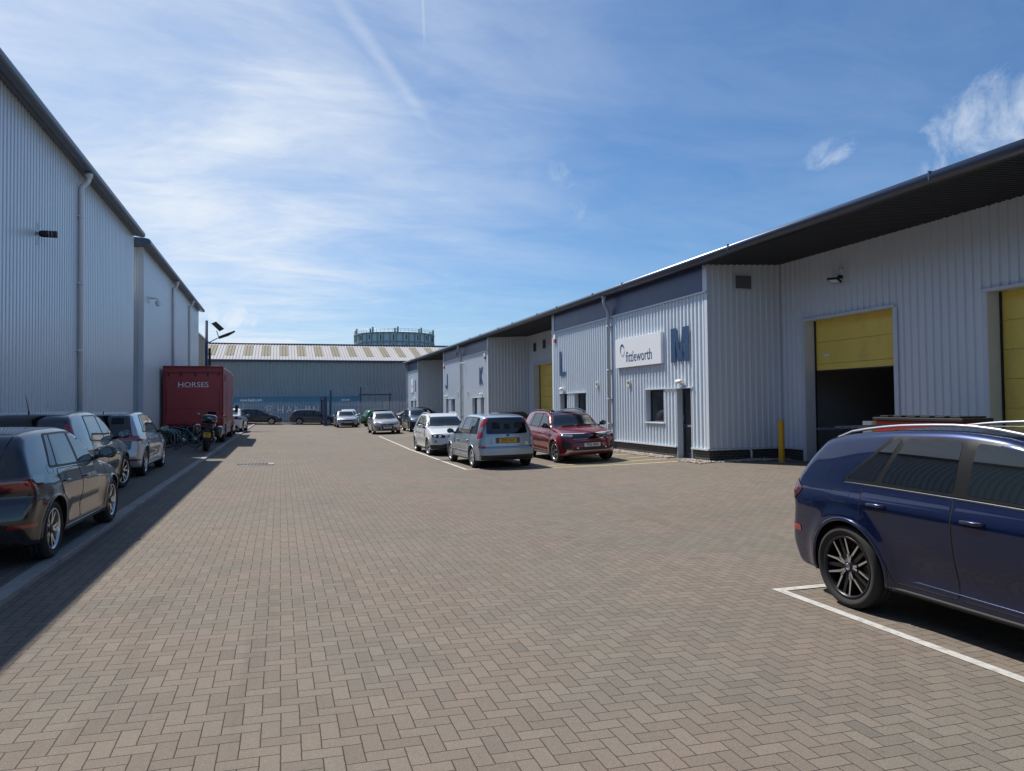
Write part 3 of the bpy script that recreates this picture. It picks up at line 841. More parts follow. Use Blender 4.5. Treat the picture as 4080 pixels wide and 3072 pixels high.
for y_, z_, n_ in ((18.9, 2.36, 'door under the letter M'), (28.35, 2.36, 'doorway under the letter L'), (41.3, 2.36, 'doorway under the letter K'), (50.8, 2.36, 'doorway under the letter J'), (63.6, 2.36, 'doorway of the farthest bay')): wall_light(y_, z_, n_)
bell_box(29.25, 4.62, 'above the letter L'); bell_box(40.55, 4.62, 'above the letter K'); bell_box(51.6, 4.62, 'above the letter J')
small_box(22.3, 2.42, 'small cream box on the wall under the company sign')
small_box(24.9, 2.45, 'small cream box on the wall left of the near downpipe')
small_box(44.6, 2.5, 'small cream box on the wall between downpipe and letter K')
small_box(47.4, 2.5, 'small cream box on the wall between downpipe and letter J')
def floodlight(x, y, z, label, s=1.0):
    o = thing('floodlight', label, 'floodlight', (x, y, z))
    b = MB(); b.bbox(-.09, 0, -.05, .05, .05, .22, .01); b.build('sensor', M['white'], o)
    b = MB(); b.box(-.12, 0, -.02, .02, -.03, .05); b.box(-.16, -.10, -.015, .015, -.10, .02); b.build('bracket', M['black'], o)
    b = MB(); m_ = Matrix.Translation((-.22, .05, -.08)) @ Matrix.Rotation(R(-68), 4, 'Y') @ Matrix.Rotation(R(12), 4, 'X')
    bm = bmesh.new(); bmesh.ops.create_cube(bm, size=1); bmesh.ops.scale(bm, vec=(.05, .30, .22), verts=bm.verts); b.bm(bm, 0, False, m_); b.build('lamp_head', M['black'], o)
    b = MB(); bm = bmesh.new(); bmesh.ops.create_cube(bm, size=1); bmesh.ops.scale(bm, vec=(.006, .24, .16), verts=bm.verts); b.bm(bm, 0, False, m_ @ Matrix.Translation((-.027, 0, 0))); b.build('lens', M['white'], o)
floodlight(XR_-.04, 15.05, 4.98, 'black floodlight with white sensor above the open roller door')
floodlight(XR_-.04, 34.9, 4.75, 'black floodlight above the closed door of the middle loading bay')
floodlight(XR_-.04, 30.2, 5.0, 'black floodlight tucked against the bay with the letter L')
o = thing('security_camera', 'small white bullet camera beside the downpipe of the second bay', 'camera', (XF-.04, 45.5, 4.5))
b = MB(); b.bbox(-.04, 0, -.05, .05, -.05, .05, .01); b.build('base', M['white'], o)
b = MB(); b.cyl((-.06, 0, 0), (-.28, .02, -.06), .05, 12); b.build('body', M['white'], o)
small_box(47.9, 5.25, 'pale box on the blue fascia of the second bay')

# gravel margins
def gravel(name, x0, x1, y0, y1, n, label):
    b = MB(); ico = bmesh.new(); bmesh.ops.create_icosphere(ico, subdivisions=1, radius=1)
    vs = [v.co.copy() for v in ico.verts]; fs = [[v.index for v in f.verts] for f in ico.faces]; ico.free()
    for i in range(n):
        u = random.random(); x_ = x0+(x1-x0)*random.random()**.8; y_ = random.uniform(y0, y1); s = random.uniform(.012, .034)
        sx, sy, sz = s*random.uniform(.8, 1.5), s*random.uniform(.8, 1.4), s*random.uniform(.5, .9); a = random.uniform(0, 6.28); ca, sa = math.cos(a), math.sin(a)
        z_ = gz(x_)+sz*.6+random.uniform(0, .035)*(1-abs(2*(x_-x0)/(x1-x0)-1))
        b.add([(x_+v.x*sx*ca-v.y*sy*sa, y_+v.x*sx*sa+v.y*sy*ca, z_+v.z*sz) for v in vs], fs, random.randrange(3), False)
    q = b.build(name, [M['gravel'], mat('gravel_pale', (.55,.50,.43), .85), mat('gravel_brown', (.27,.20,.15), .85)], recalc=False)
    return tag(q, label, 'gravel', kind='stuff')
gravel('gravel_strip', 11.12, 11.56, 19.35, 28.0, 2600, 'pale gravel strip along the foot of the nearest front bay')
gravel('gravel_strip', 11.02, 11.56, 17.25, 18.42, 620, 'small heap of pale gravel at the corner of the nearest bay')
gravel('gravel_strip', 11.56, 14.0, 17.1, 17.55, 900, 'shaded gravel strip at the foot of the return wall')

# yellow bollards
def bollard(x, y, label):
    o = thing('bollard', label, 'bollard', (x, y, gz(x)), 0, 'yellow bollards guarding the roller doors')
    b = MB(); b.lathe([(.0, 1.17), (.05, 1.17), (.078, 1.16), (.083, 1.14), (.083, 0)], 'z', 24); b.build('post', M['bollard'], o)
    b = MB(); b.lathe([(.105, 0), (.105, .012), (.084, .014)], 'z', 20); b.build('base_plate', M['concrete'], o)
bollard(13.18, 16.55, 'yellow steel bollard at the left side of the open roller door')
bollard(13.18, 13.25, 'yellow steel bollard at the right side of the open roller door')
bollard(13.18, 11.35, 'yellow steel bollard left of the closed roller door')
bx = thing('cardboard_box', 'open white cardboard box standing on a carton by the open door', 'box', (13.75, 13.9, .07))
b = MB(); b.bbox(-.16, .16, -.16, .16, .78, 1.18, .006); b.build('carton', M['white'], bx)
b = MB(); b.bbox(-.2, .2, -.22, .22, 0, .775, .006); b.build('lower_carton', M['card'], bx)
# red chest with black lid
ch = thing('tool_chest', 'red metal tool chest with a black ribbed lid behind the blue car', 'chest', (12.3, 11.0, .14))
b = MB(); b.bbox(-.35, .35, -1.0, 1.0, .12, 1.19, .02); b.build('case', mat('chest_red', (.40,.025,.02), .3, coat=.6), ch)
b = MB(); b.bbox(-.39, .39, -1.05, 1.05, 1.191, 1.26, .015)
for i in range(6): b.bbox(-.33, .33, -.95+i*.33, -.74+i*.33, 1.261, 1.295, .008)
b.build('lid', M['black'], ch)
b = MB()
for i in range(3): b.box(-.362, -.351, -.9, .9, .95-i*.09, .965-i*.09)
b.build('trim_strip', M['steel'], ch)
for sx in (-.25, .25):
    for sy in (-.85, .85):
        b = MB(); b.lathe([(.0, -.03), (.06, -.03), (.06, .03), (.0, .03)], 'x', 14, c=(sx, sy, .06)); b.build('castor', M['rubber'], ch)

# ------------------------------------------------------------------ silver warehouses on the left
XL, XE = -5.18, -4.755
def left_shed(name, label, y0, y1, pipes, roof0, roof1, near_gable):
    o = thing(name, label, 'building', (XL, y0, .11))
    zt = 8.17
    b = MB(); clad(b, 'x', XL, 1, y0, y1, .10, zt, [], pitch=.2, crest=.108, flank=.012, depth=.042, phase=y0); put(b.build('side_wall', M['cladL'], recalc=False), o)
    b = MB(); clad(b, 'y', y0, -1, -30, XL-.05, .10, zt-.02, [], pitch=.2, depth=.03, phase=-30); clad(b, 'y', y1, 1, -30, XL-.05, .10, zt-.02, [], pitch=.2, depth=.03, phase=-30)
    put(b.build('end_wall', M['cladL'], recalc=False), o)
    b = MB()
    for yy, s in ((y0, -1), (y1, 1)):
        b.box(XL-.16, XL+.036, yy-.0 if s < 0 else yy-.0, yy+s*.036, .10, zt-.01); b.box(XL+.031, XL+.038, yy, yy-s*.16, .10, zt-.012)
    put(b.build('corner_flashing', M['trim']), o)
    b = MB(); b.box(XL+.0, XL+.045, y0, y1, .0, .099); put(b.build('base_strip', M['black']), o)
    # eaves: flat soffit and deep rounded gutter
    b = MB(); b.quad((XL-.1, roof0, 8.165), (XE-.10, roof0, 8.10), (XE-.10, roof1, 8.10), (XL-.1, roof1, 8.165))
    b.quad((XE-.24, roof0, 8.117), (XE-.235, roof0, 8.105), (XE-.235, roof1, 8.105), (XE-.24, roof1, 8.117))
    b.quad((-30, roof0, 8.3), (XL-.1, roof0, 8.165), (XL-.1, y0, 8.165), (-30, y0, 8.3)) if near_gable else None
    put(b.build('soffit', M['gutterL'], recalc=False), o)
    prof = [(XE-.11, 8.095), (XE-.045, 8.10), (XE-.012, 8.13), (XE, 8.18), (XE-.005, 8.235), (XE-.03, 8.275), (XE-.08, 8.30), (XE-.2, 8.33)]
    b = MB()
    for p, q in zip(prof[:-1], prof[1:]): b.add([(p[0], roof0, p[1]), (p[0], roof1, p[1]), (q[0], roof1, q[1]), (q[0], roof0, q[1])], [(0,1,2,3)], 0, False)
    b.poly([(x_, roof1, z_) for x_, z_ in prof]+[(-30, roof1, 9.6), (-30, roof1, 9.1), (XL-.1, roof1, 8.163)])
    if near_gable:
        b.poly([(x_, roof0, z_) for x_, z_ in prof]+[(-30, roof0, 9.6), (-30, roof0, 8.3), (XL-.1, roof0, 8.163)])
    put(b.build('gutter', M['gutterL'], recalc=False), o)
    b = MB(); b.quad((XE-.2, roof0, 8.33), (XE-.2, roof1, 8.33), (-30, roof1, 9.6), (-30, roof0, 9.6)); put(b.build('roof', M['cladFar'], recalc=False), o)
    for py in pipes:
        b = MB(); x = XL+.10
        b.tube([(XE-.14, py, 8.09), (XE-.14, py, 7.93), (XE-.17, py, 7.85), (x+.02, py, 7.72), (x, py, 7.62), (x, py, .12)], .066, 14)
        b.cyl((XE-.14, py, 7.98), (XE-.14, py, 8.09), .10, 16)
        for z in (6.9, 5.1, 3.3, 1.5): b.cyl((x, py, z-.05), (x, py, z+.05), .076, 14); b.box(XL, x, py-.13, py+.13, z-.015, z+.015)
        put(b.build('downpipe', M['palepipe']), o)
    return o
left_shed('silver_warehouse', 'tall silver ribbed warehouse wall along the left of the yard, the nearer one', -14, 29.35, [21.7], -14, 29.37, False)
left_shed('silver_warehouse', 'farther tall silver ribbed warehouse beyond the narrow gap on the left', 31.45, 51.5, [39.2, 46.0], 30.5, 51.52, True)
o = thing('floodlight', 'black cylindrical floodlight on a bracket high on the near silver wall', 'floodlight', (XL+.03, 18.3, 5.66))
b = MB(); b.box(0, .015, -.10, .10, -.24, .24); b.box(.0, .20, -.02, .02, -.03, .03); b.build('bracket', M['steel'], o)
b = MB(); b.tube([(.06, 0, .0), (.12, 0, 0), (.40, 0, 0)], [.06, .078, .078], 16); b.build('lamp_head', M['black'], o)
b = MB(); b.cyl((.25, 0, 0), (.262, 0, 0), .081, 16); b.cyl((.31, 0, 0), (.322, 0, 0), .081, 16); b.build('cooling_ring', M['steel'], o)
o = thing('security_camera', 'white dome camera on an arm on the farther silver wall', 'camera', (XL+.03, 32.5, 6.25))
b = MB(); b.bbox(0, .05, -.09, .09, -.16, .10, .01); b.tube([(.03, 0, .02), (.28, 0, .02), (.36, 0, -.02), (.36, 0, -.08)], .035, 8); b.build('arm', M['white'], o)
b = MB(); b.lathe([(0, -.07), (.09, -.08), (.105, -.14), (.105, -.22)], 'z', 16, c=(.36, 0, 0)); b.sphere((.36, 0, -.22), .095); b.build('dome', M['white'], o)

# tan shed further back, with its own corner
o = thing('tan_shed', 'tan horizontally ribbed shed beyond the silver warehouses', 'building', (-5.5, 53, .1))
b = MB(); z = .1
while z < 6.88:
    z2 = min(z+.16, 6.90); b.quad((-5.5, 53, z), (-5.5, 62.0, z), (-5.47, 62.0, (z+z2)/2), (-5.47, 53, (z+z2)/2)); b.quad((-5.47, 53, (z+z2)/2), (-5.47, 62.0, (z+z2)/2), (-5.5, 62.0, z2), (-5.5, 53, z2)); z = z2
put(b.build('side_wall', M['tan'], recalc=False), o)
b = MB(); b.box(-26, -5.51, 53, 62.0, .1, 6.90); put(b.build('body', M['tan']), o)
b = MB(); b.box(-26, -5.40, 52.9, 62.2, 6.905, 7.02); put(b.build('roof_edge', M['trim']), o)
b = MB(); b.box(-5.46, -5.28, 61.9, 62.1, .1, 6.5); put(b.build('corner_post', M['black']), o)

# solar street lamp behind the lorry
o = thing('street_lamp', 'dark post with a solar lamp and panel arm rising behind the red lorry', 'street lamp', (-5.15, 57.0, .11))
b = MB(); b.tube([(0, 0, 0), (0, 0, 1.2), (0, 0, 8.05)], [.12, .10, .10], 12); b.build('post', M['bluesteel'], o)
b = MB(); b.tube([(.05, 0, 6.35), (.75, -.1, 6.75), (1.05, -.15, 6.85)], .035, 8); b.build('arm', M['bluesteel'], o)
b = MB(); b.prism([(.85, -.30, 6.70), (1.5, -.4, 6.92), (2.0, -.45, 7.24), (1.95, -.45, 7.31), (1.3, -.4, 7.05), (.88, -.30, 6.88)], (0, .32, 0)); b.build('lamp_head', M['black'], o)
b = MB(); b.prism([(.36, -.55, 7.78), (.66, -.55, 7.92), (1.22, -.40, 7.40), (.92, -.40, 7.22)], (.02, .05, .03)); b.tube([(.7, -.15, 7.3), (.85, -.15, 6.8)], .03, 8); b.build('solar_panel', M['black'], o)

# ------------------------------------------------------------------ back of the yard: fence, gate, container, grey warehouse, gasholder
FY = 76.2
def fence_run(name, label, x0, x1, parts=1):
    o = thing(name, label, 'fence', ((x0+x1)/2, FY, .15))
    rl = MB(); rl.box(x0, x1, FY+.03, FY+.06, .55, .60); rl.box(x0, x1, FY+.03, FY+.06, 1.85, 1.90); put(rl.build('rail', M['fence']), o)
    ps = MB(); x = x0
    while x < x1-.04:
        ps.prism([(x, FY+.02, .16), (x+.068, FY+.02, .16), (x+.068, FY+.02, 2.12), (x+.034, FY+.02, 2.27), (x, FY+.02, 2.12)], (0, -.012, 0)); x += .150
    put(ps.build('pales', M['fence']), o)
    pp = MB(); x = x0
    while x <= x1+.01:
        pp.box(x-.04, x+.04, FY+.06, FY+.14, .1, 2.2); x += 2.75
    put(pp.build('posts', M['fence']), o)
    return o
fence_run('palisade_fence', 'grey steel palisade fence in front of the blue container', -9.0, 4.75)
fence_run('palisade_fence', 'grey palisade fence running right from the open gate to the far bay', 5.1, 16.1)
o = thing('gate', 'blue steel gate leaf standing open, seen end on', 'gate', (4.05, 69.4, -.1))
b = MB(); b.box(-.15, .15, 0, .2, 0, 2.75); b.box(-.09, .09, .2, 5.6, 2.5, 2.62); b.box(-.09, .09, .2, 5.6, .2, .34); b.box(-.15, .15, 5.6, 5.8, 0, 2.75); b.build('frame', M['bluesteel'], o)
b = MB()
for i in range(26): b.box(-.03, .03, .4+i*.2, .45+i*.2, .34, 2.5)
b.build('bars', M['bluesteel'], o)
o = thing('goal_frame', 'blue steel portal frame standing behind the palisade fence', 'frame', (9.7, 77.4, .1))
b = MB()
for x in (-1.55, 1.55): b.box(x-.08, x+.08, -.08, .08, 0, 3.0)
b.box(-1.75, 1.75, -.09, .09, 2.75, 2.9); b.build('post_frame', M['bluesteel'], o)
for (x, h, lab) in ((5.0, 3.3, 'tall blue fence post beside the open gate'), (8.05, 3.6, 'tall blue fence post left of the portal frame'), (13.3, 3.6, 'tall blue fence post near the farthest bay')):
    o = thing('fence_post', lab, 'post', (x, FY+.25, .1), 0, 'tall blue posts along the fence'); b = MB(); b.bbox(-.08, .08, -.08, .08, 0, h, .01); b.build('post', M['bluesteel'], o)

CY = 78.6; cx0, cx1, cz0, cz1 = -4.6, 8.35, .10, 2.83
o = thing('shipping_container', 'long blue shipping container with pale lettering behind the palisade fence', 'container', ((cx0+cx1)/2, CY, .1))
b = MB(); clad(b, 'y', CY, -1, cx0+.12, cx1-.12, cz0+.14, cz1-.12, [], pitch=.28, crest=.075, flank=.065, depth=.036, phase=cx0); b.box(cx0+.12, cx1-.12, CY+.06, CY+2.3, cz0+.14, cz1-.12); put(b.build('side_panel', M['container'], recalc=False), o)
b = MB(); b.box(cx0, cx1, CY-.06, CY+.02, cz1-.119, cz1); b.box(cx0, cx1, CY-.06, CY+.02, cz0, cz0+.14)
for x in (cx0, cx1-.12): b.box(x, x+.12, CY-.058, CY+.02, cz0+.14, cz1-.119)
b.box(cx0, cx1, CY+.02, CY+2.4, cz1-.06, cz1-.005); put(b.build('frame', M['container']), o)
fmc = lambda x, z: frame_matrix((x, CY-.045, z), (1, 0, 0), (0, 0, 1))
def ctext(nm, s, x, z, size, fit): put(text_obj(nm, s, size, M['contwhite'], fmc(x, z), None, .006, fit=fit, bold=.012), o)
ctext('web_address', 'www.hanjin.com', -2.85, 2.46, .42, 2.15)
for xx_, chh in zip((.0, .92, 1.80, 2.50, 2.95, 3.62), 'HANJIN'): ctext('lettering', chh, xx_, 1.40, .98, .62 if chh not in 'IJ' else (.20 if chh == 'I' else .45))
ctext('serial_number', 'HJCU 45G1', 6.7, 2.40, .22, .85)
b = MB()
for a0, a1 in ((20, 160), (200, 340)):
    pts = [(math.cos(R(a0+(a1-a0)*i/14))*.47, math.sin(R(a0+(a1-a0)*i/14))*.47) for i in range(15)]; inn = [(p[0]*.78, p[1]*.78) for p in pts]
    b.prism([(-1.09+u, CY-.046, 1.42+v) for u, v in pts+inn[::-1]], (0, -.006, 0))
put(b.build('emblem_ring', M['contwhite']), o); ctext('emblem_letter', 'H', -1.09, 1.42, .62, .42)

WY = 85.0; wz = 7.05
o = thing('grey_warehouse', 'long grey ribbed warehouse with a pale roof and brown rooflights across the far end', 'building', (4, WY, .1))
b = MB(); clad(b, 'y', WY, -1, -28, 46, 4.10, wz-.2, [], pitch=.40, crest=.14, flank=.05, depth=.09, phase=0); put(b.build('upper_wall', M['cladFar'], recalc=False), o)
M['cladFar2'] = cladding_mat('weathered_lower_cladding', (.39,.395,.40), .6, 0.0, .25)
b = MB(); clad(b, 'y', WY-.03, -1, -28, 46, .1, 4.07, [], pitch=.40, crest=.14, flank=.05, depth=.09, phase=.1); put(b.build('lower_wall', M['cladFar2'], recalc=False), o)
b = MB(); b.box(-28, 46, WY-.10, WY-.02, 4.03, 4.12); put(b.build('wall_joint', M['cladFar']), o)
b = MB(); b.box(-28, 46, WY-.32, WY-.06, wz-.24, wz); put(b.build('gutter', M['bluesteel']), o)
sl = (9.35-wz)/7.5
RZ = lambda y: wz+.02+(y-WY)*sl
b = MB(); br, _ = ribs(-28, 46, .333, .10, .06, .06, 0)
lights = [(-7.9+1.97*i, -7.9+1.97*i+.92) for i in range(-4, 22)]
for (a, h), (e, g) in zip(br[:-1], br[1:]):
    b.quad((a, WY-.2, RZ(WY-.2)+h), (e, WY-.2, RZ(WY-.2)+g), (e, WY+7.5, RZ(WY+7.5)+g), (a, WY+7.5, RZ(WY+7.5)+h))
b.quad((-28, WY+7.5, 9.35), (46, WY+7.5, 9.35), (46, WY+15, wz), (-28, WY+15, wz)); b.quad((46, WY, 0), (46, WY+15, 0), (46, WY+15, wz), (46, WY, wz)); b.poly([(46, WY, wz), (46, WY+15, wz), (46, WY+7.5, 9.35)])
put(b.build('roof', M['roofsheet'], recalc=False), o)
for (l0, l1) in lights:
    if l1 < -14 or l0 > 32: continue
    b = MB(); br, _ = ribs(l0, l1, .333, .10, .06, .06, 0)
    for (a, h), (e, g) in zip(br[:-1], br[1:]):
        ya, yb = WY+1.7, WY+6.7
        b.quad((a, ya, RZ(ya)+h+.03), (e, ya, RZ(ya)+g+.03), (e, yb, RZ(yb)+g+.03), (a, yb, RZ(yb)+h+.03))
    put(b.build('rooflight', M['rooflight'], recalc=False), o)
b = MB(); b.tube([(-28, WY+7.5, 9.42), (46, WY+7.5, 9.42)], .16, 8); put(b.build('ridge_cap', M['bluesteel']), o)

GX, GY, GR, GZ0, GZ1 = 39.6, 260., 14.1, 0, 27.2
o = thing('gasholder', 'round blue green gasholder with dark ribs behind the grey warehouse', 'gasholder', (GX, GY, 0))
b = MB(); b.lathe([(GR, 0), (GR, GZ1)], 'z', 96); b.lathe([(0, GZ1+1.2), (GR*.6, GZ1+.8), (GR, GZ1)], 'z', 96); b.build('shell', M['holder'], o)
b = MB()
for i in range(40):
    a = R(i*9+3); c, s = math.cos(a), math.sin(a)
    b.prism([(c*GR-s*.2, s*GR+c*.2, 0), (c*GR+s*.2, s*GR-c*.2, 0), (c*(GR+.3)+s*.2, s*(GR+.3)-c*.2, 0), (c*(GR+.3)-s*.2, s*(GR+.3)+c*.2, 0)], (0, 0, GZ1))
for z in (GZ1-.3, GZ1-3.4, GZ1-6.6, GZ1-9.8): b.lathe([(GR, z-.2), (GR+.4, z-.2), (GR+.4, z+.2), (GR, z+.2)], 'z', 96, smooth=False)
b.build('ribs', M['holderrib'], o)
b = MB(); n = 64
for zz_ in (.55, 1.1): b.tube([(math.cos(R(360*i/n))*(GR+.2), math.sin(R(360*i/n))*(GR+.2), GZ1+zz_) for i in range(n)], .045, 5, closed=True)
for i in range(n): b.tube([(math.cos(R(360*i/n))*(GR+.2), math.sin(R(360*i/n))*(GR+.2), GZ1+z) for z in (0, 1.1)], .045, 5)
b.build('railing', M['steel'], o)
b = MB()
for i in range(10):
    a = R(i*36+12)
    for k in (-1, 1):
        aa = a+k*.035; c, s = math.cos(aa)*(GR+.1), math.sin(aa)*(GR+.1); b.bbox(c-.28, c+.28, s-.28, s+.28, GZ1, GZ1+1.5+.25*k, .08)
b.build('roller_carriage', M['holderrib'], o)
b = MB()
for i in range(20):
    a = R(i*18+8); c, s = math.cos(a)*(GR+.05), math.sin(a)*(GR+.05)
    for (z0, z1) in ((GZ1-3.0, GZ1-1.0), (GZ1-6.2, GZ1-4.1), (GZ1-9.2, GZ1-7.3)): b.box(c-.14, c+.14, s-.14, s+.14, z0+random.uniform(0, .6), z1)
b.build('rust_patch', mat('rust_stain', (.085,.055,.035), .8, var=.3), o)

# ------------------------------------------------------------------ cars: each body is one smooth surface found from a set of profiles
def pchip(pts):
    """dense table of a shape-preserving curve through the points"""
    pts = sorted(pts); x = np.array([p[0] for p in pts], float); y = np.array([p[1] for p in pts], float)
    h = np.diff(x); d = np.diff(y)/h; m = np.zeros(len(x))
    for i in range(1, len(x)-1):
        if d[i-1]*d[i] > 0:
            w1, w2 = 2*h[i]+h[i-1], h[i]+2*h[i-1]; m[i] = (w1+w2)/(w1/d[i-1]+w2/d[i])
    m[0], m[-1] = d[0], d[-1]
    X = np.linspace(x[0], x[-1], 700); k = np.clip(np.searchsorted(x, X)-1, 0, len(h)-1)
    s = (X-x[k])/h[k]
    Y = (2*s**3-3*s**2+1)*y[k]+(s**3-2*s**2+s)*h[k]*m[k]+(-2*s**3+3*s**2)*y[k+1]+(s**3-s**2)*h[k]*m[k+1]
    return lambda q: np.interp(q, X, Y)
def smax(a, b, k):
    h = np.maximum(k-np.abs(a-b), 0)/k
    return np.maximum(a, b)+h*h*k*.25
def sstep(e0, e1, x):
    q = np.clip((x-e0)/(e1-e0), 0, 1); return q*q*(3-2*q)

class Shape:
    def __init__(s, c):
        s.c = c; s.L, s.W, s.H = c['L'], c['W'], c['H']; s.hw = s.W/2
        s.top = pchip(c['top']); s.belt = pchip(c['belt']); s.front = pchip(c['front']); s.rear = pchip(c['rear'])
        s.wprof = pchip(c.get('wprof', [(.12, .90), (.28, .955), (.45, .975), (.66, 1.0), (.82, .995), (.95, .975), (1.1, .93), (1.8, .80)]))
        s.x0, s.x1 = c['ro'], c['ro']+c['wb']; s.rw = c['rw']; s.well = c.get('well', s.rw+.045)
        s.tum = c.get('tum', .36); s.bw = c.get('bw', .93); s.xm = c.get('xm', .45*s.L); s.crown = c.get('crown', .032)
        s.flare = c.get('flare', .018); s.zs = c.get('zs', .24); s.line = pchip(c.get('line', [(0, .84), (s.L, .80)]))
        s.wf = c.get('wf', .30); s.wr = c.get('wr', .16); s.tf = c.get('tf', .16); s.trr = c.get('tr', .10)
    def half(s, x, z):
        tp = 1-s.tf*np.clip((x-(s.L-1.05))/1.05, 0, 1)**2.2-s.trr*np.clip((.85-x)/.85, 0, 1)**2.2
        w = s.hw*s.wprof(z)*tp
        r0 = np.hypot(x-s.x0, z-s.rw); r1 = np.hypot(x-s.x1, z-s.rw)
        fl = np.exp(-((r0-s.well-.02)/.075)**2)+np.exp(-((r1-s.well-.02)/.075)**2)
        w = w+s.flare*fl
        mid = sstep(s.x0+s.well, s.x0+s.well+.35, x)*sstep(s.x1-s.well, s.x1-s.well-.35, x)
        w = w-.022*mid*np.exp(-((z-.47)/.13)**2)+.012*np.exp(-((z-s.line(x))/.045)**2)*sstep(.1, .5, x)*sstep(s.L-.2, s.L-.8, x)
        zb = s.belt(x); tg = 1-.10*np.clip((1.2-x)/1.2, 0, 1)**1.5-.04*np.clip((x-(s.x1-.9))/.9, 0, 1)
        dz = np.maximum(z-zb, -.3)
        wg = s.hw*s.bw*tg-s.tum*dz-.12*np.maximum(dz, 0)**2
        k = .05; h = np.maximum(k-np.abs(w-wg), 0)/k
        return np.minimum(w, wg)-h*h*k*.25
    def F(s, x, y, z, wells=True):
        ay = np.abs(y); u = ay/s.hw; u2 = u*u
        q = sstep(s.xm-.5, s.xm+.5, x); xs = x+(-s.wr+(s.wf+s.wr)*q)*u2
        zt = s.top(xs); sl = (s.top(xs+.02)-s.top(xs-.02))/.04
        fz = (z-(zt-s.crown*u2))/np.sqrt(1+sl*sl)
        fs = (ay-s.half(x, z))*.95
        ff = x-(s.L-s.front(z)-s.c.get('cf', .26)*u**2.6)
        fr = s.rear(z)+s.c.get('cr', .16)*u**2.8-x
        zb = s.zs+.04*np.clip((x-(s.L-.7))/.7, 0, 1)**2+.04*np.clip((.6-x)/.6, 0, 1)**2
        v = smax(fz, fs, s.c.get('kr', .065)); v = smax(v, ff, .07); v = smax(v, fr, .07); v = smax(v, zb-z, .05)
        if wells:
            for xw in (s.x0, s.x1):
                rr = np.hypot(x-xw, np.minimum(z-s.rw, .9)); v = np.maximum(v, -np.maximum(rr-s.well, s.hw*.55-ay))
        return v
    def grad(s, P, e=.004, wells=True):
        x, y, z = P.T; g = np.stack([s.F(x+e, y, z, wells)-s.F(x-e, y, z, wells), s.F(x, y+e, z, wells)-s.F(x, y-e, z, wells), s.F(x, y, z+e, wells)-s.F(x, y, z-e, wells)], 1)
        return g/np.maximum(np.linalg.norm(g, axis=1, keepdims=True), 1e-9)
    def project(s, P, d, far=3.0, wells=False):
        """march points along d until they meet the body"""
        P = np.asarray(P, float); d = np.broadcast_to(np.asarray(d, float), P.shape); n = 160; st = far/n
        lo = np.zeros(len(P)); hit = np.zeros(len(P), bool); hi = np.full(len(P), far)
        for i in range(n):
            Q = P+d*((i+1)*st); v = s.F(Q[:, 0], Q[:, 1], Q[:, 2], wells); new = (v <= 0) & ~hit
            hi[new] = (i+1)*st; lo[new] = i*st; hit |= new
            if hit.all(): break
        for _ in range(14):
            m = (lo+hi)/2; Q = P+d*m[:, None]; ins = s.F(Q[:, 0], Q[:, 1], Q[:, 2], wells) <= 0
            hi = np.where(ins, m, hi); lo = np.where(ins, lo, m)
        return P+d*hi[:, None], hit

def surface(shape, vox):
    """closed quad mesh of the body by dual cells, vertices pulled onto the true surface"""
    ax = np.arange(-.12, shape.L+.12+vox, vox); ay = np.arange(-shape.hw-.12, shape.hw+.12+vox, vox); az = np.arange(.04, shape.H+.14+vox, vox)
    ay = ay-(ay[0]+ay[-1])/2
    X, Y, Z = np.meshgrid(ax, ay, az, indexing='ij'); v = shape.F(X, Y, Z); sg = v < 0
    nx, ny, nz = v.shape; acc = np.zeros((nx-1, ny-1, nz-1, 3)); cnt = np.zeros((nx-1, ny-1, nz-1))
    def edges(axis):
        a = [slice(None)]*3; b = [slice(None)]*3; a[axis] = slice(0, -1); b[axis] = slice(1, None)
        a, b = tuple(a), tuple(b); cr = sg[a] != sg[b]; idx = np.argwhere(cr)
        va, vb = v[a][cr], v[b][cr]; tt = va/(va-vb)
        base = np.stack([ax[idx[:, 0]], ay[idx[:, 1]], az[idx[:, 2]]], 1); base[:, axis] += tt*vox
        return idx, base, sg[a][cr]
    E = [edges(k) for k in range(3)]
    for k, (idx, pt, _) in enumerate(E):
        o = [m for m in range(3) if m != k]
        for da in (0, -1):
            for db in (0, -1):
                c = idx.copy(); c[:, o[0]] += da; c[:, o[1]] += db
                np.add.at(acc, tuple(c.T), pt); np.add.at(cnt, tuple(c.T), 1)
    act = np.argwhere(cnt > 0); num = -np.ones(cnt.shape, int); num[tuple(act.T)] = np.arange(len(act))
    P = acc[tuple(act.T)]/cnt[tuple(act.T)][:, None]
    faces = []
    for k, (idx, _, ins) in enumerate(E):
        o = [(1, 2), (2, 0), (0, 1)][k]; q = []
        for da, db in ((-1, -1), (0, -1), (0, 0), (-1, 0)):
            c = idx.copy(); c[:, o[0]] += da; c[:, o[1]] += db; q.append(num[tuple(c.T)])
        q = np.stack(q, 1); q[~ins] = q[~ins][:, ::-1]; faces.append(q)
    faces = np.concatenate(faces)
    for _ in range(3):
        f = shape.F(*P.T); g = shape.grad(P); P = P-g*np.clip(f, -vox*.5, vox*.5)[:, None]
    return P, faces

def mesh_from(name, P, faces, mats, mi=None, normals=None, parent=None, smooth=True):
    me = bpy.data.meshes.new(name); me.from_pydata([tuple(p) for p in P], [], [list(map(int, f)) for f in faces])
    for m in (mats if isinstance(mats, (list, tuple)) else [mats]): me.materials.append(m)
    me.polygons.foreach_set('use_smooth', [smooth]*len(me.polygons))
    if mi is not None: me.polygons.foreach_set('material_index', mi)
    me.update()
    if normals is not None: me.normals_split_custom_set_from_vertices([tuple(n) for n in normals])
    o = bpy.data.objects.new(name, me); COL.objects.link(o)
    if parent: o.parent = parent
    return o

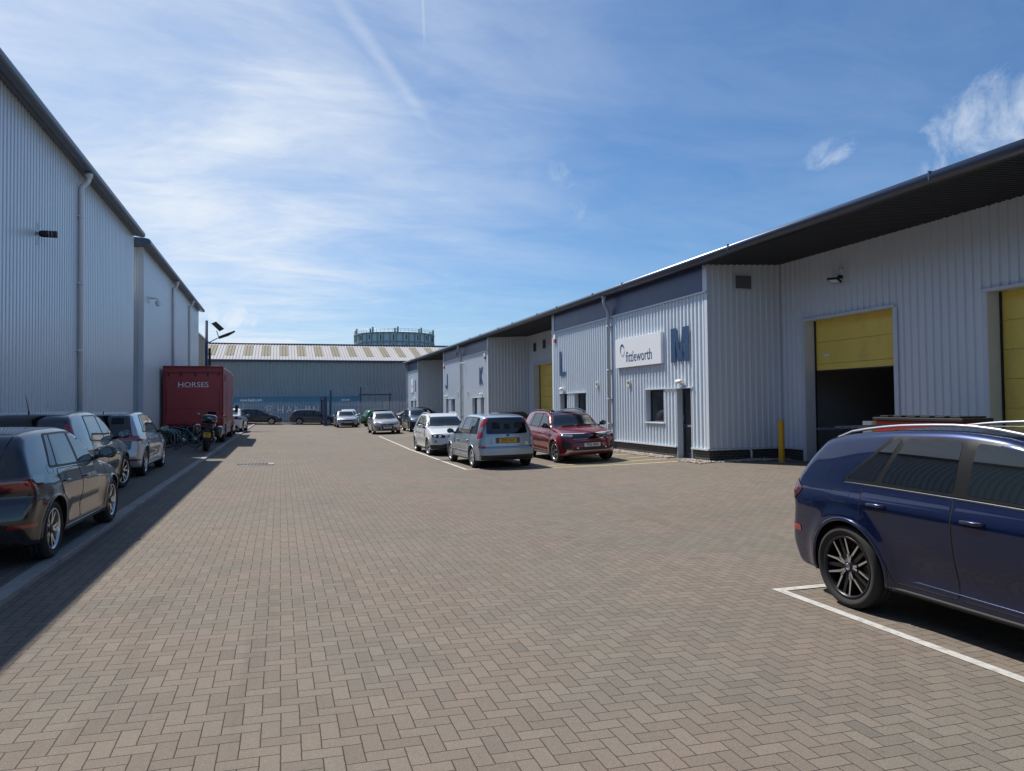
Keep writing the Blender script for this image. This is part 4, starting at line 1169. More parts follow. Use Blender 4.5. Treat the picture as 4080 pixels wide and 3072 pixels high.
def rnd(poly, r=.04, n=4):
    """round the corners of a 2-D polygon"""
    out = []; k = len(poly); P = [Vector(p) for p in poly]
    for i in range(k):
        a, b, c = P[i-1], P[i], P[(i+1) % k]; u = (a-b); v = (c-b); d = min(r, u.length*.45, v.length*.45); u.normalize(); v.normalize()
        p0, p1 = b+u*d, b+v*d
        for j in range(n+1):
            q = j/n; out.append(tuple((1-q)**2*p0+2*q*(1-q)*b+q*q*p1))
    return out
def fill2d(poly, g):
    pts = []; k = len(poly)
    for i in range(k):
        a, b = Vector(poly[i]), Vector(poly[(i+1) % k]); n = max(1, int((b-a).length/g))
        for j in range(n): pts.append(a+(b-a)*(j/n))
    nb = len(pts); A = np.array(pts); lo, hi = A.min(0), A.max(0); B = np.roll(A, -1, 0)
    for gx in np.arange(lo[0]+g/2, hi[0], g):
        for gy in np.arange(lo[1]+g/2, hi[1], g):
            c = ((A[:, 1] > gy) != (B[:, 1] > gy)); xi = A[:, 0]+(gy-A[:, 1])*(B[:, 0]-A[:, 0])/np.where(np.abs(B[:, 1]-A[:, 1]) < 1e-9, 1e-9, B[:, 1]-A[:, 1])
            if (c & (gx < xi)).sum() % 2 and np.hypot(A[:, 0]-gx, A[:, 1]-gy).min() > g*.45: pts.append(Vector((gx, gy)))
    r = geometry.delaunay_2d_cdt(pts, [], [list(range(nb))], 1, 1e-6)
    return np.array([tuple(p) for p in r[0]]), [list(f) for f in r[2]]

class Car:
    def __init__(s, c):
        s.c = c; s.sh = Shape(c); s.root = thing(c['name'], c['label'], c.get('cat', 'car')); s.lod = c.get('lod', 1)
        P, F_ = surface(s.sh, c.get('vox', .03)); cen = P[F_].mean(1)
        mi = np.zeros(len(F_), int)
        nrm = s.sh.grad(P)
        dark = np.zeros(len(F_), bool)
        for xw in (s.sh.x0, s.sh.x1):
            rr = np.hypot(cen[:, 0]-xw, cen[:, 2]-s.sh.rw); dark |= (rr < s.sh.well+.012) & (np.abs(cen[:, 1]) < s.sh.hw*.955)
        dark |= cen[:, 2] < s.sh.zs+.035
        if c.get('cladz'):
            dark |= cen[:, 2] < c['cladz']
        mi[dark] = 1
        s.body = mesh_from('body', P, F_, [c['paint'], M['black']], mi, None, s.root)
    # mapping helpers -----------------------------------------------------------
    def patch(s, name, poly, mapper, d, mat, off=.003, g=.05, parent=None, mirror=False, thick=0):
        V, T = fill2d(poly, g); P0, D_ = mapper(V, d)
        Q, hit = s.sh.project(P0, D_)
        n = s.sh.grad(Q, .004, False); Q = Q+n*off
        T = [t_ for t_ in T if all(hit[i] for i in t_)]
        if not T: return None
        if mirror: Q = Q*np.array([1, -1, 1]); n = n*np.array([1, -1, 1]); T = [t_[::-1] for t_ in T]
        fn = np.cross(Q[T[0][1]]-Q[T[0][0]], Q[T[0][2]]-Q[T[0][0]])
        if fn.dot(n[T[0][0]]) < 0: T = [t_[::-1] for t_ in T]
        return mesh_from(name, Q, T, mat, None, n, parent or s.root)
    def side(s, name, poly, mat, off=.003, g=.05, parent=None, sgn=1):
        def mp(V, d): return np.stack([V[:, 0], np.full(len(V), s.sh.hw+.2), V[:, 1]], 1), np.array([0, -1., 0])
        return s.patch(name, poly, mp, None, mat, off, g, parent, mirror=sgn < 0)
    def face(s, name, poly, mat, where='front', off=.003, g=.05, parent=None, mirror=False, ang=0):
        """polygon in (y, z) pushed onto the nose or the tail; ang turns the view toward +y"""
        fr = where == 'front'
        def mp(V, d):
            a = R(ang); cx_ = s.sh.L-.45 if fr else .45; cy_ = s.sh.hw-.35 if ang else 0; sx = 1 if fr else -1
            dirv = np.array([-math.cos(a)*sx, -math.sin(a), 0.]); tang = np.array([-math.sin(a)*sx, math.cos(a), 0.])
            base = np.array([cx_, cy_, 0.])-dirv*1.5
            P0 = base+V[:, :1]*tang+np.stack([np.zeros(len(V)), np.zeros(len(V)), V[:, 1]], 1)
            return P0, dirv
        return s.patch(name, poly, mp, None, mat, off, g, parent, mirror)
    def screen(s, name, poly, mat, x_lo, x_hi, off=.003, g=.06, parent=None):
        """polygon in (y, t): t runs 0..1 along the centre line from x_lo to x_hi (windscreen, rear window)"""
        sh = s.sh; zl, zh = float(sh.top(x_lo)), float(sh.top(x_hi)); a = np.array([x_lo, 0, zl]); b = np.array([x_hi, 0, zh])
        ax = (b-a)/np.linalg.norm(b-a); nn = np.array([-ax[2], 0, ax[0]]); nn = nn if nn[2] > 0 else -nn
        def mp(V, d):
            k = -(sh.wf if x_lo > sh.xm else -sh.wr)*(V[:, 0]/sh.hw)**2
            P0 = a+(b-a)*V[:, 1:2]+np.stack([k, V[:, 0], np.zeros(len(V))], 1)+nn*.6
            return P0, -nn
        return s.patch(name, poly, mp, None, mat, off, g, parent)
    def over(s, name, poly, mat, off=.004, g=.08, parent=None):
        """polygon in (x, y) laid on the roof or bonnet from above"""
        def mp(V, d): return np.stack([V[:, 0], V[:, 1], np.full(len(V), s.sh.H+.4)], 1), np.array([0, 0, -1.])
        return s.patch(name, poly, mp, None, mat, off, g, parent)
    def sideline(s, pts, n=None):
        """points (x, z) densified on the left flank"""
        out = []
        for (a, b) in zip(pts[:-1], pts[1:]):
            k = max(1, int(math.hypot(b[0]-a[0], b[1]-a[1])/.06))
            out += [(a[0]+(b[0]-a[0])*i/k, a[1]+(b[1]-a[1])*i/k) for i in range(k)]
        out.append(pts[-1]); V = np.array(out)
        Q, hit = s.sh.project(np.stack([V[:, 0], np.full(len(V), s.sh.hw+.2), V[:, 1]], 1), np.array([0, -1., 0]))
        return Q[hit]
    def sidetube(s, name, pts, r, mat, parent=None, sgn=1, n=6):
        Q = s.sideline(pts)
        if len(Q) < 2: return None
        b = MB(); b.tube([(q[0], q[1]*sgn, q[2]) for q in Q], r, n); return b.build(name, mat, parent or s.root)
    def surf_pt(s, x, z, sgn=1):
        Q, _ = s.sh.project(np.array([[x, s.sh.hw+.2, z]]), np.array([0, -1., 0])); q = Q[0]; return Vector((q[0], q[1]*sgn, q[2]))
    def at(s, y, z, where='front', off=0.0):
        fr = where == 'front'
        Q, _ = s.sh.project(np.array([[s.sh.L+.3 if fr else -.3, y, z]]), np.array([-1. if fr else 1., 0, 0])); q = Q[0]
        return Vector((q[0]+(off if fr else -off), q[1], q[2]))

RIM_CACHE = {}
def wheel(car, key, rw, rim, tw, spokes):
    """tyre mesh and rim mesh for one side (outward +y), shared by all four corners"""
    t_ = MB(); h = tw/2
    t_.lathe([(rim-.012, h-.03), (rim+.004, h-.012), (rim+.03, h-.002), ((rim+rw)/2, h+.008), (rw-.03, h), (rw-.010, h-.016), (rw, h-.04), (rw, .03), (rw-.006, .028), (rw-.006, .018), (rw, .016), (rw, -.016), (rw-.006, -.018), (rw-.006, -.028), (rw, -.03), (rw, -h+.04), (rw-.01, -h+.016), (rw-.03, -h), ((rim+rw)/2, -h-.004), (rim, -h+.02)], 'y', 56)
    r = MB(); bright, darkm = 0, 1; y0 = h-.028
    r.lathe([(rim-.012, h-.022), (rim+.002, h-.012), (rim-.002, h-.006), (rim-.016, h-.008), (rim-.024, h-.03), (rim-.03, -.02)], 'y', 48, 0 if not spokes.get('darklip') else 1)
    r.lathe([(rim-.03, -.02), (.02, -.03), (0, -.03)], 'y', 40, 1)
    r.lathe([(.15, .0), (.15, -.028)], 'y', 32, 2); r.lathe([(0, .004), (.15, .004), (.15, -.01)], 'y', 32, 2)
    r.lathe([(0, y0+.006), (.026, y0+.006), (.032, y0), (.075, y0-.012), (.08, -.01)], 'y', 28, 1 if spokes.get('darkhub', True) else 0)
    n = spokes['n']
    def spoke(a0, a1, w0, w1, mi, d0=0, d1=0, ra=None, rb=None):
        ra, rb = ra or spokes.get('r0', .058), rb or rim-.014
        p = Vector((math.cos(R(a0))*ra, 0, math.sin(R(a0))*ra)); q = Vector((math.cos(R(a1))*rb, 0, math.sin(R(a1))*rb))
        t = (q-p).normalized(); nn = Vector((-t.z, 0, t.x)); ya, yb = y0-.006+d0, h-.022+d1
        o4 = [p-nn*w0+Vector((0, ya, 0)), q-nn*w1+Vector((0, yb, 0)), q+nn*w1+Vector((0, yb, 0)), p+nn*w0+Vector((0, ya, 0))]
        b4 = [o4[0]-nn*.008-Vector((0, .04, 0)), o4[1]-nn*.008-Vector((0, .035, 0)), o4[2]+nn*.008-Vector((0, .035, 0)), o4[3]+nn*.008-Vector((0, .04, 0))]
        r.add(o4, [(0, 3, 2, 1)], mi); r.add(o4+b4, [(0, 1, 5, 4), (1, 2, 6, 5), (2, 3, 7, 6), (3, 0, 4, 7)], 1 if spokes.get('darkside', True) else mi)
    for i in range(n):
        a = 360*i/n+spokes.get('ph', 90)
        if spokes.get('pair'):
            s0, s1 = spokes['pair']
            if spokes.get('bend'):
                rm, sm = spokes['bend']
                for sg_ in (-1, 1): spoke(a+sg_*s0, a+sg_*sm, spokes['w0'], spokes['w0'], 0, 0, .002, None, rm); spoke(a+sg_*sm, a+sg_*s1, spokes['w0'], spokes['w1'], 0, .001, 0, rm-.004)
            else: spoke(a-s0, a-s1, spokes['w0'], spokes['w1'], 0); spoke(a+s0, a+s1, spokes['w0'], spokes['w1'], 0)
        else: spoke(a, a, spokes['w0'], spokes['w1'], 0)
        if spokes.get('mid'):
            b_ = a+180/n if spokes.get('midbetween') else a
            spoke(b_, b_, spokes['mid'][0], spokes['mid'][1], 1, -.012, -.010)
    return t_, r
def add_wheels(car, paintb=None):
    c = car.c; sh = car.sh; tw = c.get('tw', .215); rim = c['rim']
    t_, r = wheel(car, None, sh.rw, rim, tw, c['spokes'])
    bright = M['rim_bright'] if not c.get('rimcol') else c['rimcol']
    to = t_.build('wheel', M['rubber'], car.root); ro = r.build('rim', [bright, M['rim_dark'], M['disc']], to)
    first = True
    for xw in (sh.x0, sh.x1):
        for sg in (1, -1):
            yy = sg*(sh.hw-tw/2-c.get('inset', .018))
            if first: w_, first = to, False
            else:
                w_ = to.copy(); COL.objects.link(w_); w_.parent = car.root
                r2 = ro.copy(); COL.objects.link(r2); r2.parent = w_
            w_.location = (xw, yy, sh.rw)
            st = R(c.get('steer', 0)) if xw == sh.x1 else 0
            w_.rotation_euler = (0, R(random.uniform(0, 360) if not c.get('wrot') else c['wrot']), (0 if sg > 0 else math.pi)+st) if sg > 0 else (0, R(-random.uniform(0, 360) if not c.get('wrot') else -c['wrot']), math.pi+st)

M['rim_bright'] = mat('rim_machined', (.62,.63,.64), .25, .9)
M['rim_dark'] = mat('rim_black', (.016,.016,.018), .35, .2)
M['rim_silver'] = mat('rim_silver', (.48,.49,.50), .35, .7)
M['disc'] = mat('brake_disc', (.16,.15,.145), .4, .8)
M['gloss'] = mat('gloss_black', (.006,.006,.007), .06, spec=.6, coat=1)
M['surround'] = mat('window_rubber', (.008,.008,.009), .42, spec=.25)
M['tint'] = mat('car_glass', (.008,.011,.012), .02, spec=1.0)
M['tint2'] = mat('privacy_glass', (.004,.005,.006), .02, spec=1.0)
M['chrome'] = mat('chrome', (.72,.73,.75), .10, 1.0)
M['lens_red'] = mat('red_lens', (.30,.010,.012), .08, coat=1, spec=.7)
M['lens_dred'] = mat('dark_red_lens', (.07,.006,.008), .08, coat=1, spec=.7)
M['lens_clear'] = mat('clear_lens', (.24,.255,.27), .10, .35, coat=1)
M['lens_dark'] = mat('dark_headlight', (.016,.018,.02), .12, .1, coat=.5)
M['drl'] = mat('light_strip', (.75,.78,.80), .15, .2, coat=1)
M['amber'] = mat('amber_lens', (.55,.14,.02), .15, coat=1)
M['plate_y'] = mat('yellow_plate', (.78,.50,.03), .4)
M['plate_w'] = mat('white_plate', (.74,.74,.72), .4)
M['ink'] = mat('plate_ink', (.01,.01,.01), .5)
M['gap'] = mat('panel_gap', (.004,.004,.004), .8)
M['seatdark'] = mat('cabin_dark', (.012,.012,.013), .8)
M['dulltrim'] = mat('dull_trim', (.20,.205,.21), .35, .4)
M['satin'] = mat('satin_silver_trim', (.46,.47,.48), .35, .35)

def plate(car, text, where, z, matp, yoff=0.0, tilt=0.0, two=None):
    p = car.at(yoff, z, where, .012); sgn = 1 if where == 'front' else -1
    b = MB(); b.bbox(-.006, .006, -.26, .26, -.056, .056, .004)
    o = b.build('number_plate', matp, car.root); o.location = p; o.rotation_euler = (0, R(tilt)*sgn, 0)
    Mx = frame_matrix((sgn*.0068, 0, 0), (0, sgn, 0), (0, 0, 1))
    text_obj('registration', text, .105, M['ink'], Mx, o, .0012, fit=.43, bold=.003)
    return o
def handle(car, x, z, sgn, door, mat_, l=.10):
    p = car.surf_pt(x, z, sgn); b = MB(); q = car.surf_pt(x-l, z, sgn); m = car.surf_pt(x+l, z, sgn)
    o = Vector((0, sgn*.022, 0)); b.tube([q+o*.2, q.lerp(p, .3)+o, p+o*1.05, m.lerp(p, .3)+o, m+o*.2], [.009, .014, .015, .014, .009], 8)
    b.build('handle', mat_, door)
    d = MB(); d.sphere(p-Vector((0, sgn*.016, .012)), .05, sx=1.3, sy=.45, sz=.6); d.build('handle_shade', M['gap'], door)  # shade of the hollow behind the handle, put in as a black lens
def mirror(car, x, z, sgn, matc, s=1.0):
    p = car.surf_pt(x, z-.03, sgn); b = MB(); y1 = p.y+sgn*.16*s
    bm = bmesh.new(); bmesh.ops.create_uvsphere(bm, u_segments=18, v_segments=12, radius=1)
    for v in bm.verts:
        v.co.x = max(v.co.x, -.35) if v.co.x < 0 else v.co.x
        k = 1+.25*v.co.y*sgn
        v.co = Vector((v.co.x*.075*s, v.co.y*.115*s, v.co.z*.078*s*k))
    b.bm(bm, 0, True, Matrix.Translation((x+.02, y1, z+.04*s)))
    b.tube([p, (x+.015, p.y+sgn*.05, z-.01), (x+.02, y1-sgn*.05, z+.0)], [.03, .028, .035], 8, 1)
    o = b.build('wing_mirror', [matc, M['black']], car.root)
    g = MB(); n = 20; g.poly([(x+.02-.027*s-.002, y1+math.cos(2*math.pi*i/n)*.095*s, z+.04*s+math.sin(2*math.pi*i/n)*.062*s) for i in range(n)])
    g.build('mirror_glass', M['mirrorglass'], o)
M['mirrorglass'] = mat('mirror_glass', (.20,.22,.24), .03, 1.0)
def aerial(car, x, kind='fin'):
    z = float(car.sh.top(x)); b = MB()
    if kind == 'fin': b.prism([(x-.07, -.012, z-.01), (x-.06, -.012, z+.05), (x+.01, -.012, z+.035), (x+.10, -.012, z-.005)], (0, .024, 0)); b.build('aerial', M['gloss'], car.root)
    else: b.tube([(x, 0, z-.01), (x-.02, 0, z+.03), (x-.18, 0, z+.30)], [.022, .008, .003], 8); b.build('aerial', M['black'], car.root)

def glasshouse(car, dlo, panes, tint=None, frame=None, trim=None):
    """window band: black surround, then each pane; returns panes per side"""
    for sgn in (1, -1):
        f = car.side('window_surround', rnd(dlo, .05), frame or M['surround'], .0025, .06, sgn=sgn)
        for i, p in enumerate(panes):
            car.side('side_window', rnd(p, .035), (tint[i] if isinstance(tint, (list, tuple)) else tint) or M['tint'], .0045, .06, f, sgn)
        if trim: car.sidetube('window_trim', trim, .0035, M['dulltrim'], f, sgn)
def doors(car, polys, handles, hm):
    for sgn in (1, -1):
        for poly, h in zip(polys, handles):
            d = car.side('door', rnd(poly, .05), car.c['paint'], .0015, .06, sgn=sgn)
            car.sidetube('door_gap', rnd(poly, .05)+[rnd(poly, .05)[0]], .0042, M['gap'], d, sgn, 5)
            if h: handle(car, h[0], h[1], sgn, d, hm)
def arch_trim(car, mat_, r=.022, dz=0.0, wid=.02):
    sh = car.sh
    for sgn in (1, -1):
        for xw in (sh.x0, sh.x1):
            pts = []
            a0 = math.degrees(math.asin(max(-1, min(1, (sh.zs+.02-sh.rw)/sh.well))))
            for i in range(41):
                a = R(a0+(180-2*a0)*i/40); pts.append((xw+math.cos(a)*(sh.well+wid*.35), sh.rw+math.sin(a)*(sh.well+wid*.35)))
            V = np.array(pts); Q, hit = sh.project(np.stack([V[:, 0], np.full(len(V), sh.hw+.2), V[:, 1]], 1), np.array([0, -1., 0])); Q = Q[hit]
            if len(Q) < 3: continue
            b = MB(); b.tube([(q[0], (q[1]-.004)*sgn, q[2]) for q in Q], r, 8); b.build('wheel_arch', mat_, car.root)
def place(car, x, y, heading, ref=None, dz=0.0):
    """ref = (local x, local y) that should stand at world (x, y)"""
    h = R(heading); c_, s_ = math.cos(h), math.sin(h); rx, ry = ref or (0, 0)
    ox, oy = x-(rx*c_-ry*s_), y-(rx*s_+ry*c_); sh = car.sh; hw = sh.hw-.1
    def g(lx, ly): return gz(ox+lx*c_-ly*s_)
    zl = (g(sh.x0, hw)+g(sh.x1, hw))/2; zr = (g(sh.x0, -hw)+g(sh.x1, -hw))/2
    zf = (g(sh.x1, hw)+g(sh.x1, -hw))/2; zb = (g(sh.x0, hw)+g(sh.x0, -hw))/2
    roll = math.atan2(zl-zr, 2*hw); pitch = -math.atan2(zf-zb, sh.x1-sh.x0)
    z = (zl+zr)/2-(zf-zb)/(sh.x1-sh.x0)*((sh.x0+sh.x1)/2)+dz
    car.root.matrix_world = Matrix.Translation((ox, oy, z)) @ Matrix.Rotation(h, 4, 'Z') @ Matrix.Rotation(pitch, 4, 'Y') @ Matrix.Rotation(roll, 4, 'X')

# ------------------------------------------------------------------ window bands and doors from a few stations
def zlo(c, x): return float(c.sh.belt(x))+c.c.get('wlo', .03)
def zhi(c, x): return float(min(c.sh.top(x)-c.c.get('wtop', .088), c.sh.H-c.c.get('wtop', .088)-.012))
def pane(c, fb, ft, rb, rt, e=0.0):
    n = max(2, int(abs(fb-rb)/.18)); m = max(2, int(abs(ft-rt)/.12))
    lo = [(fb+(rb-fb)*i/n, zlo(c, fb+(rb-fb)*i/n)-e) for i in range(n+1)]
    hi = [(rt+(ft-rt)*i/m, zhi(c, rt+(ft-rt)*i/m)+e) for i in range(m+1)]
    return lo+hi
def band(c, fb, ft, rb, rt, splits, tint=None, trim=False):
    """splits run front to rear: (bottom x, top x, pillar width)"""
    dlo = pane(c, fb+.035, ft+.02, rb-.03, rt-.03, .018)
    P_ = []; f = (fb, ft)
    for (xb, xt, w_) in splits:
        P_.append(pane(c, f[0]-.012, f[1]-.02, xb+w_/2, xt+w_/2, -.006)); f = (xb-w_/2, xt-w_/2)
    P_.append(pane(c, f[0], f[1], rb+.012, rt+.012, -.006))
    tr = [(fb-(fb-rb)*i/20, zlo(c, fb-(fb-rb)*i/20)-.028) for i in range(21)] if trim else None
    glasshouse(c, dlo, P_, tint, None, tr)
def autodoors(c, fb, xB, xC, hz=None, hm=None, low=None, rear=True):
    sh = c.sh; zb = low or sh.zs+.10; zt = lambda x: zlo(c, x)-.035; xa = sh.x1-sh.well-.10
    fd = [(xB, zb), (xB-.02, zt(xB)), (fb-.25, zt(fb-.25)), (xa+.10, zt(fb)-.03), (xa+.06, .62), (xa, zb)]
    k = sh.well
    rd = [(xB-.006, zb), (xB-.026, zt(xB)), (xC, zt(xC)), (min(xC+.03, sh.x0+k*.75), sh.rw+k*.92), (sh.x0+k*.98, sh.rw+k*.42), (sh.x0+k+.07, zb)]
    if hz is None: hz = .92
    doors(c, [fd, rd] if rear else [fd], [(xB+.16, hz), (xC+.20, hz+.015)] if rear else [(xB+.16, hz)], hm or c.c['paint'])
    for sgn in (1, -1):
        z_ = sh.zs+.03
        c.sidetube('sill', [(sh.x0+k+.06, z_), (sh.x1-k-.06, z_)], .022, c.c.get('sillmat', M['sill']), None, sgn, 8)
def windscreen(c, xl, xh, wb, wt, lo=.04, hi=.94, tint=None):
    f = c.screen('windscreen', rnd([(-wb, lo), (wb, lo), (wt, hi), (-wt, hi)], .10), M['gloss'], xl, xh, .003)
    c.screen('windscreen_glass', rnd([(-wb+.04, lo+.05), (wb-.04, lo+.05), (wt-.045, hi-.05), (-wt+.045, hi-.05)], .08), tint or M['tint'], xl, xh, .005, parent=f)
    b = MB()
    for y0, y1 in ((-wb*.75, -.1), (-.05, wb*.72)):
        V = np.array([(y0+(y1-y0)*i/8, lo+.055+.02*math.sin(i/8*3.1)) for i in range(9)]); sh = c.sh
        a = np.array([xl, 0, float(sh.top(xl))]); d_ = np.array([xh, 0, float(sh.top(xh))])-a
        P0 = a+d_*V[:, 1:2]+np.stack([-sh.wf*(V[:, 0]/sh.hw)**2, V[:, 0], np.full(len(V), .5)], 1); Q, _ = sh.project(P0, np.array([0, 0, -1.]))
        b.tube([tuple(q+np.array([.006, 0, .012])) for q in Q], .009, 5)
    b.build('wiper', M['black'], f)
    return f
def rearglass(c, xl, xh, wb, wt, lo=.05, hi=.9, tint=None):
    f = c.screen('rear_window', rnd([(-wb, lo), (wb, lo), (wt, hi), (-wt, hi)], .09), M['gloss'], xl, xh, .003)
    c.screen('rear_glass', rnd([(-wb+.035, lo+.05), (wb-.035, lo+.05), (wt-.04, hi-.04), (-wt+.04, hi-.04)], .07), tint or M['tint'], xl, xh, .005, parent=f)
    return f
def both(fn, *a, **k):
    return [fn(*a, mirror=False, **k), fn(*a, mirror=True, **k)]
def scaled(pts, sx, sz): return [(x*sx, z*sz) for x, z in pts]
def roofrails(c, x0, x1, y, m_, lift=.045, r=.016):
    for sg in (1, -1):
        pts = []
        for i in range(13):
            x = x0+(x1-x0)*i/12; Q, _ = c.sh.project(np.array([[x, sg*(y-.02*abs(i-6)/6), c.sh.H+.3]]), np.array([0, 0, -1.]))
            pts.append(Q[0]+np.array([0, 0, lift*math.sin(math.pi*min(1, max(0, i/12)))**.35 if 0 < i < 12 else .0]))
        b = MB(); b.tube([tuple(p) for p in pts], r, 8); b.build('roof_rail', m_, c.root)
def tailbar(c, poly, m_): return c.face('tail_panel', poly, m_, 'rear', .004)

M['sill'] = mat('sill_black', (.010,.010,.011), .6, spec=.3)
# ================================================================== blue SUV in the right foreground
PB = paint('deep_blue_paint', (.0045,.013,.062), .65, .26)
q5 = Car(dict(name='blue_suv', label='dark blue sport utility car in the right foreground, its rear wheel on the white line', paint=PB, L=4.663, W=1.893, H=1.635, wb=2.819, ro=.965, rw=.369, rim=.278, well=.425, tw=.255, vox=.022,
 top=[(-.12,.55),(0,1.0),(.09,1.135),(.33,1.42),(.45,1.515),(.85,1.585),(1.3,1.622),(1.8,1.635),(2.3,1.61),(2.75,1.53),(3.42,1.13),(3.8,1.085),(4.3,.97),(4.6,.80),(4.8,.5)],
 belt=[(0,1.12),(1,1.125),(2,1.11),(3,1.08),(4.7,.97)], rear=[(.1,.22),(.33,.06),(.50,.0),(.70,.03),(.84,.05),(.95,.03),(1.08,.06),(1.6,.34)], front=[(.1,.18),(.3,.04),(.5,0),(.8,.02),(.95,.12),(1.1,.4)],
 line=[(0,.985),(4.7,.925)], wprof=[(.12,.88),(.28,.935),(.45,.955),(.70,.985),(.93,1.0),(.985,.995),(1.04,.968),(1.12,.935),(1.8,.80)], flare=.03, zs=.25, tum=.34, bw=.945, cr=.20, wtop=.085, inset=-.004, wrot=14,
 spokes=dict(n=5, pair=(5, 19), bend=(.115, 9), w0=.010, w1=.007, mid=(.022, .012), midbetween=True, ph=90, r0=.045, darklip=True)))
band(q5, 3.28, 2.62, .90, 1.36, [(2.075, 2.075, .105), (1.27, 1.46, .06)], [M['tint'], M['tint2'], M['tint2']], True)
autodoors(q5, 3.28, 2.06, 1.12, .955, PB, .34)
arch_trim(q5, PB, .020)
for s_ in (1, -1): q5.sidetube('sill_trim', [(1.62, .385), (2.4, .375), (3.15, .365)], .007, PB, None, s_)
rearglass(q5, .05, .44, .66, .56)
sp = MB()
y_ = [i/10-.6 for i in range(13)]
sp.prism([(.24, -.60, 1.575), (.52, -.62, 1.60), (.52, .62, 1.60), (.24, .60, 1.575), (.20, 0, 1.585)], (0, 0, .022)); sp.build('spoiler', PB, q5.root)
for s_ in (False, True): q5.face('tail_light', rnd([(-.40, .90), (.02, .90), (.10, 1.0), (-.02, 1.09), (-.40, 1.07)], .03), M['lens_dred'], 'rear', .006, mirror=s_, ang=52)
for s_ in (False, True): q5.face('reflector', rnd([(-.20, .60), (.10, .59), (.10, .655), (-.20, .66)], .02), M['lens_red'], 'rear', .005, mirror=s_, ang=50)
q5.face('bumper_insert', rnd([(-.72, .34), (.72, .34), (.70, .50), (-.70, .50)], .05), M['black'], 'rear', .004)
plate(q5, 'GU71 KXB', 'rear', .84, M['plate_y']) if False else None
roofrails(q5, .55, 2.75, .62, M['satin'], .04, .013)
windscreen(q5, 3.42, 2.62, .68, .57)
for s_ in (1, -1):
    q5.sidetube('fuel_flap', rnd([(.74, .955), (.98, .95), (1.0, 1.05), (.76, 1.055)], .05)+[(.74, .99)], .002, M['gap'], None, s_, 5) if s_ < 0 else None
    mirror(q5, 3.05, 1.13, s_, PB)
q5.face('grille', rnd([(-.55, .45), (.55, .45), (.62, .80), (-.62, .80)], .06), M['black'], 'front', .004)
for s_ in (False, True): q5.face('headlight', rnd([(-.30, .74), (.25, .78), (.25, .90), (-.30, .87)], .03), M['lens_dark'], 'front', .004, mirror=s_, ang=35)
add_wheels(q5)
for o_ in list(q5.root.children):
    if o_.name.startswith('wheel') and not o_.name.startswith('wheel_arch'):
        b = MB(); b.lathe([(0, .1095), (.027, .1095), (.029, .106)], 'y', 24); h_ = b.build('hub_badge', M['chrome'], o_)
        b = MB()
        for i in range(4): b.lathe([(.0075, 0), (.0075, .002), (.0055, .002), (.0055, 0)], 'y', 12, c=(-.0165+i*.011, .1097, 0))
        b.build('badge_ring', M['ink'], h_) if False else b.build('badge_ring', M['ink'], o_)
place(q5, 4.87+.945, 5.27, -90, (q5.sh.x0, 0))

# ================================================================== left row: black hatchback, dark crossover, white hatchback
PK = paint('black_paint', (.005,.006,.009), .0, .25)
k1 = Car(dict(name='black_hatchback', label='black five door hatchback nearest the camera in the left row', paint=PK, L=4.055, W=1.745, H=1.43, wb=2.56, ro=.75, rw=.318, rim=.226, tw=.205, vox=.022,
 top=[(-.15,.55),(.02,.95),(.10,1.05),(.26,1.27),(.42,1.375),(.9,1.42),(1.5,1.43),(2.0,1.405),(2.35,1.33),(3.02,.985),(3.3,.945),(3.75,.84),(4.0,.70),(4.2,.5)],
 belt=[(0,1.0),(1,.965),(2,.94),(3,.91),(4.1,.85)], rear=[(.1,.18),(.28,.05),(.48,.0),(.66,.03),(.74,.06),(.90,.04),(1.05,.09),(1.5,.26)], front=[(.1,.16),(.25,.05),(.45,0),(.6,.02),(.75,.10),(.9,.28),(1.2,.6)],
 line=[(0,.86),(1.0,.80),(4.1,.74)], flare=.028, zs=.21, tum=.37, cr=.22, wtop=.075, wrot=20,
 spokes=dict(n=5, pair=(5, 13), w0=.016, w1=.013, mid=(.010, .008), midbetween=True, ph=90)))
band(k1, 2.90, 2.32, .80, 1.02, [(1.80, 1.83, .075), (1.00, 1.15, .045)], [M['tint'], M['tint'], M['tint']], False)
autodoors(k1, 2.90, 1.79, .96, .80, PK)
arch_trim(k1, M['gloss'], .016)
for s_ in (1, -1):
    k1.sidetube('sill_trim', [(1.2, .27), (2.85, .265)], .006, M['satin'], None, s_); mirror(k1, 2.70, 1.0, s_, M['gloss'])
    k1.sidetube('fuel_flap', rnd([(.70, .93), (.86, .92), (.87, 1.01), (.72, 1.02)], .03)+[(.70, .945)], .0018, M['gap'], None, s_, 5)
rearglass(k1, .05, .40, .58, .50)
k1.over('rear_spoiler', rnd([(.20, -.52), (.48, -.56), (.48, .56), (.20, .52)], .05), M['gloss'], .012)
for s_ in (False, True): k1.face('tail_light', rnd([(-.40, .80), (.20, .79), (.30, .93), (.12, .945), (-.40, .92)], .02), M['lens_dred'], 'rear', .006, mirror=s_, ang=42)
for s_ in (False, True): k1.face('light_bar', rnd([(-.34, .82), (.06, .815), (.06, .90), (-.34, .90)], .01), M['lens_red'], 'rear', .008, mirror=s_, ang=42)
k1.face('tail_panel', rnd([(-.42, .79), (.42, .79), (.42, .90), (-.42, .90)], .02), M['gloss'], 'rear', .004)
for s_ in (False, True): k1.face('reflector', rnd([(-.16, .42), (.14, .42), (.14, .46), (-.16, .46)], .01), M['lens_red'], 'rear', .005, mirror=s_, ang=40)
k1.face('bumper_insert', rnd([(-.7, .27), (.7, .27), (.66, .43), (-.66, .43)], .05), M['black'], 'rear', .004)
windscreen(k1, 3.02, 2.32, .64, .53); aerial(k1, .75, 'whip')
add_wheels(k1)
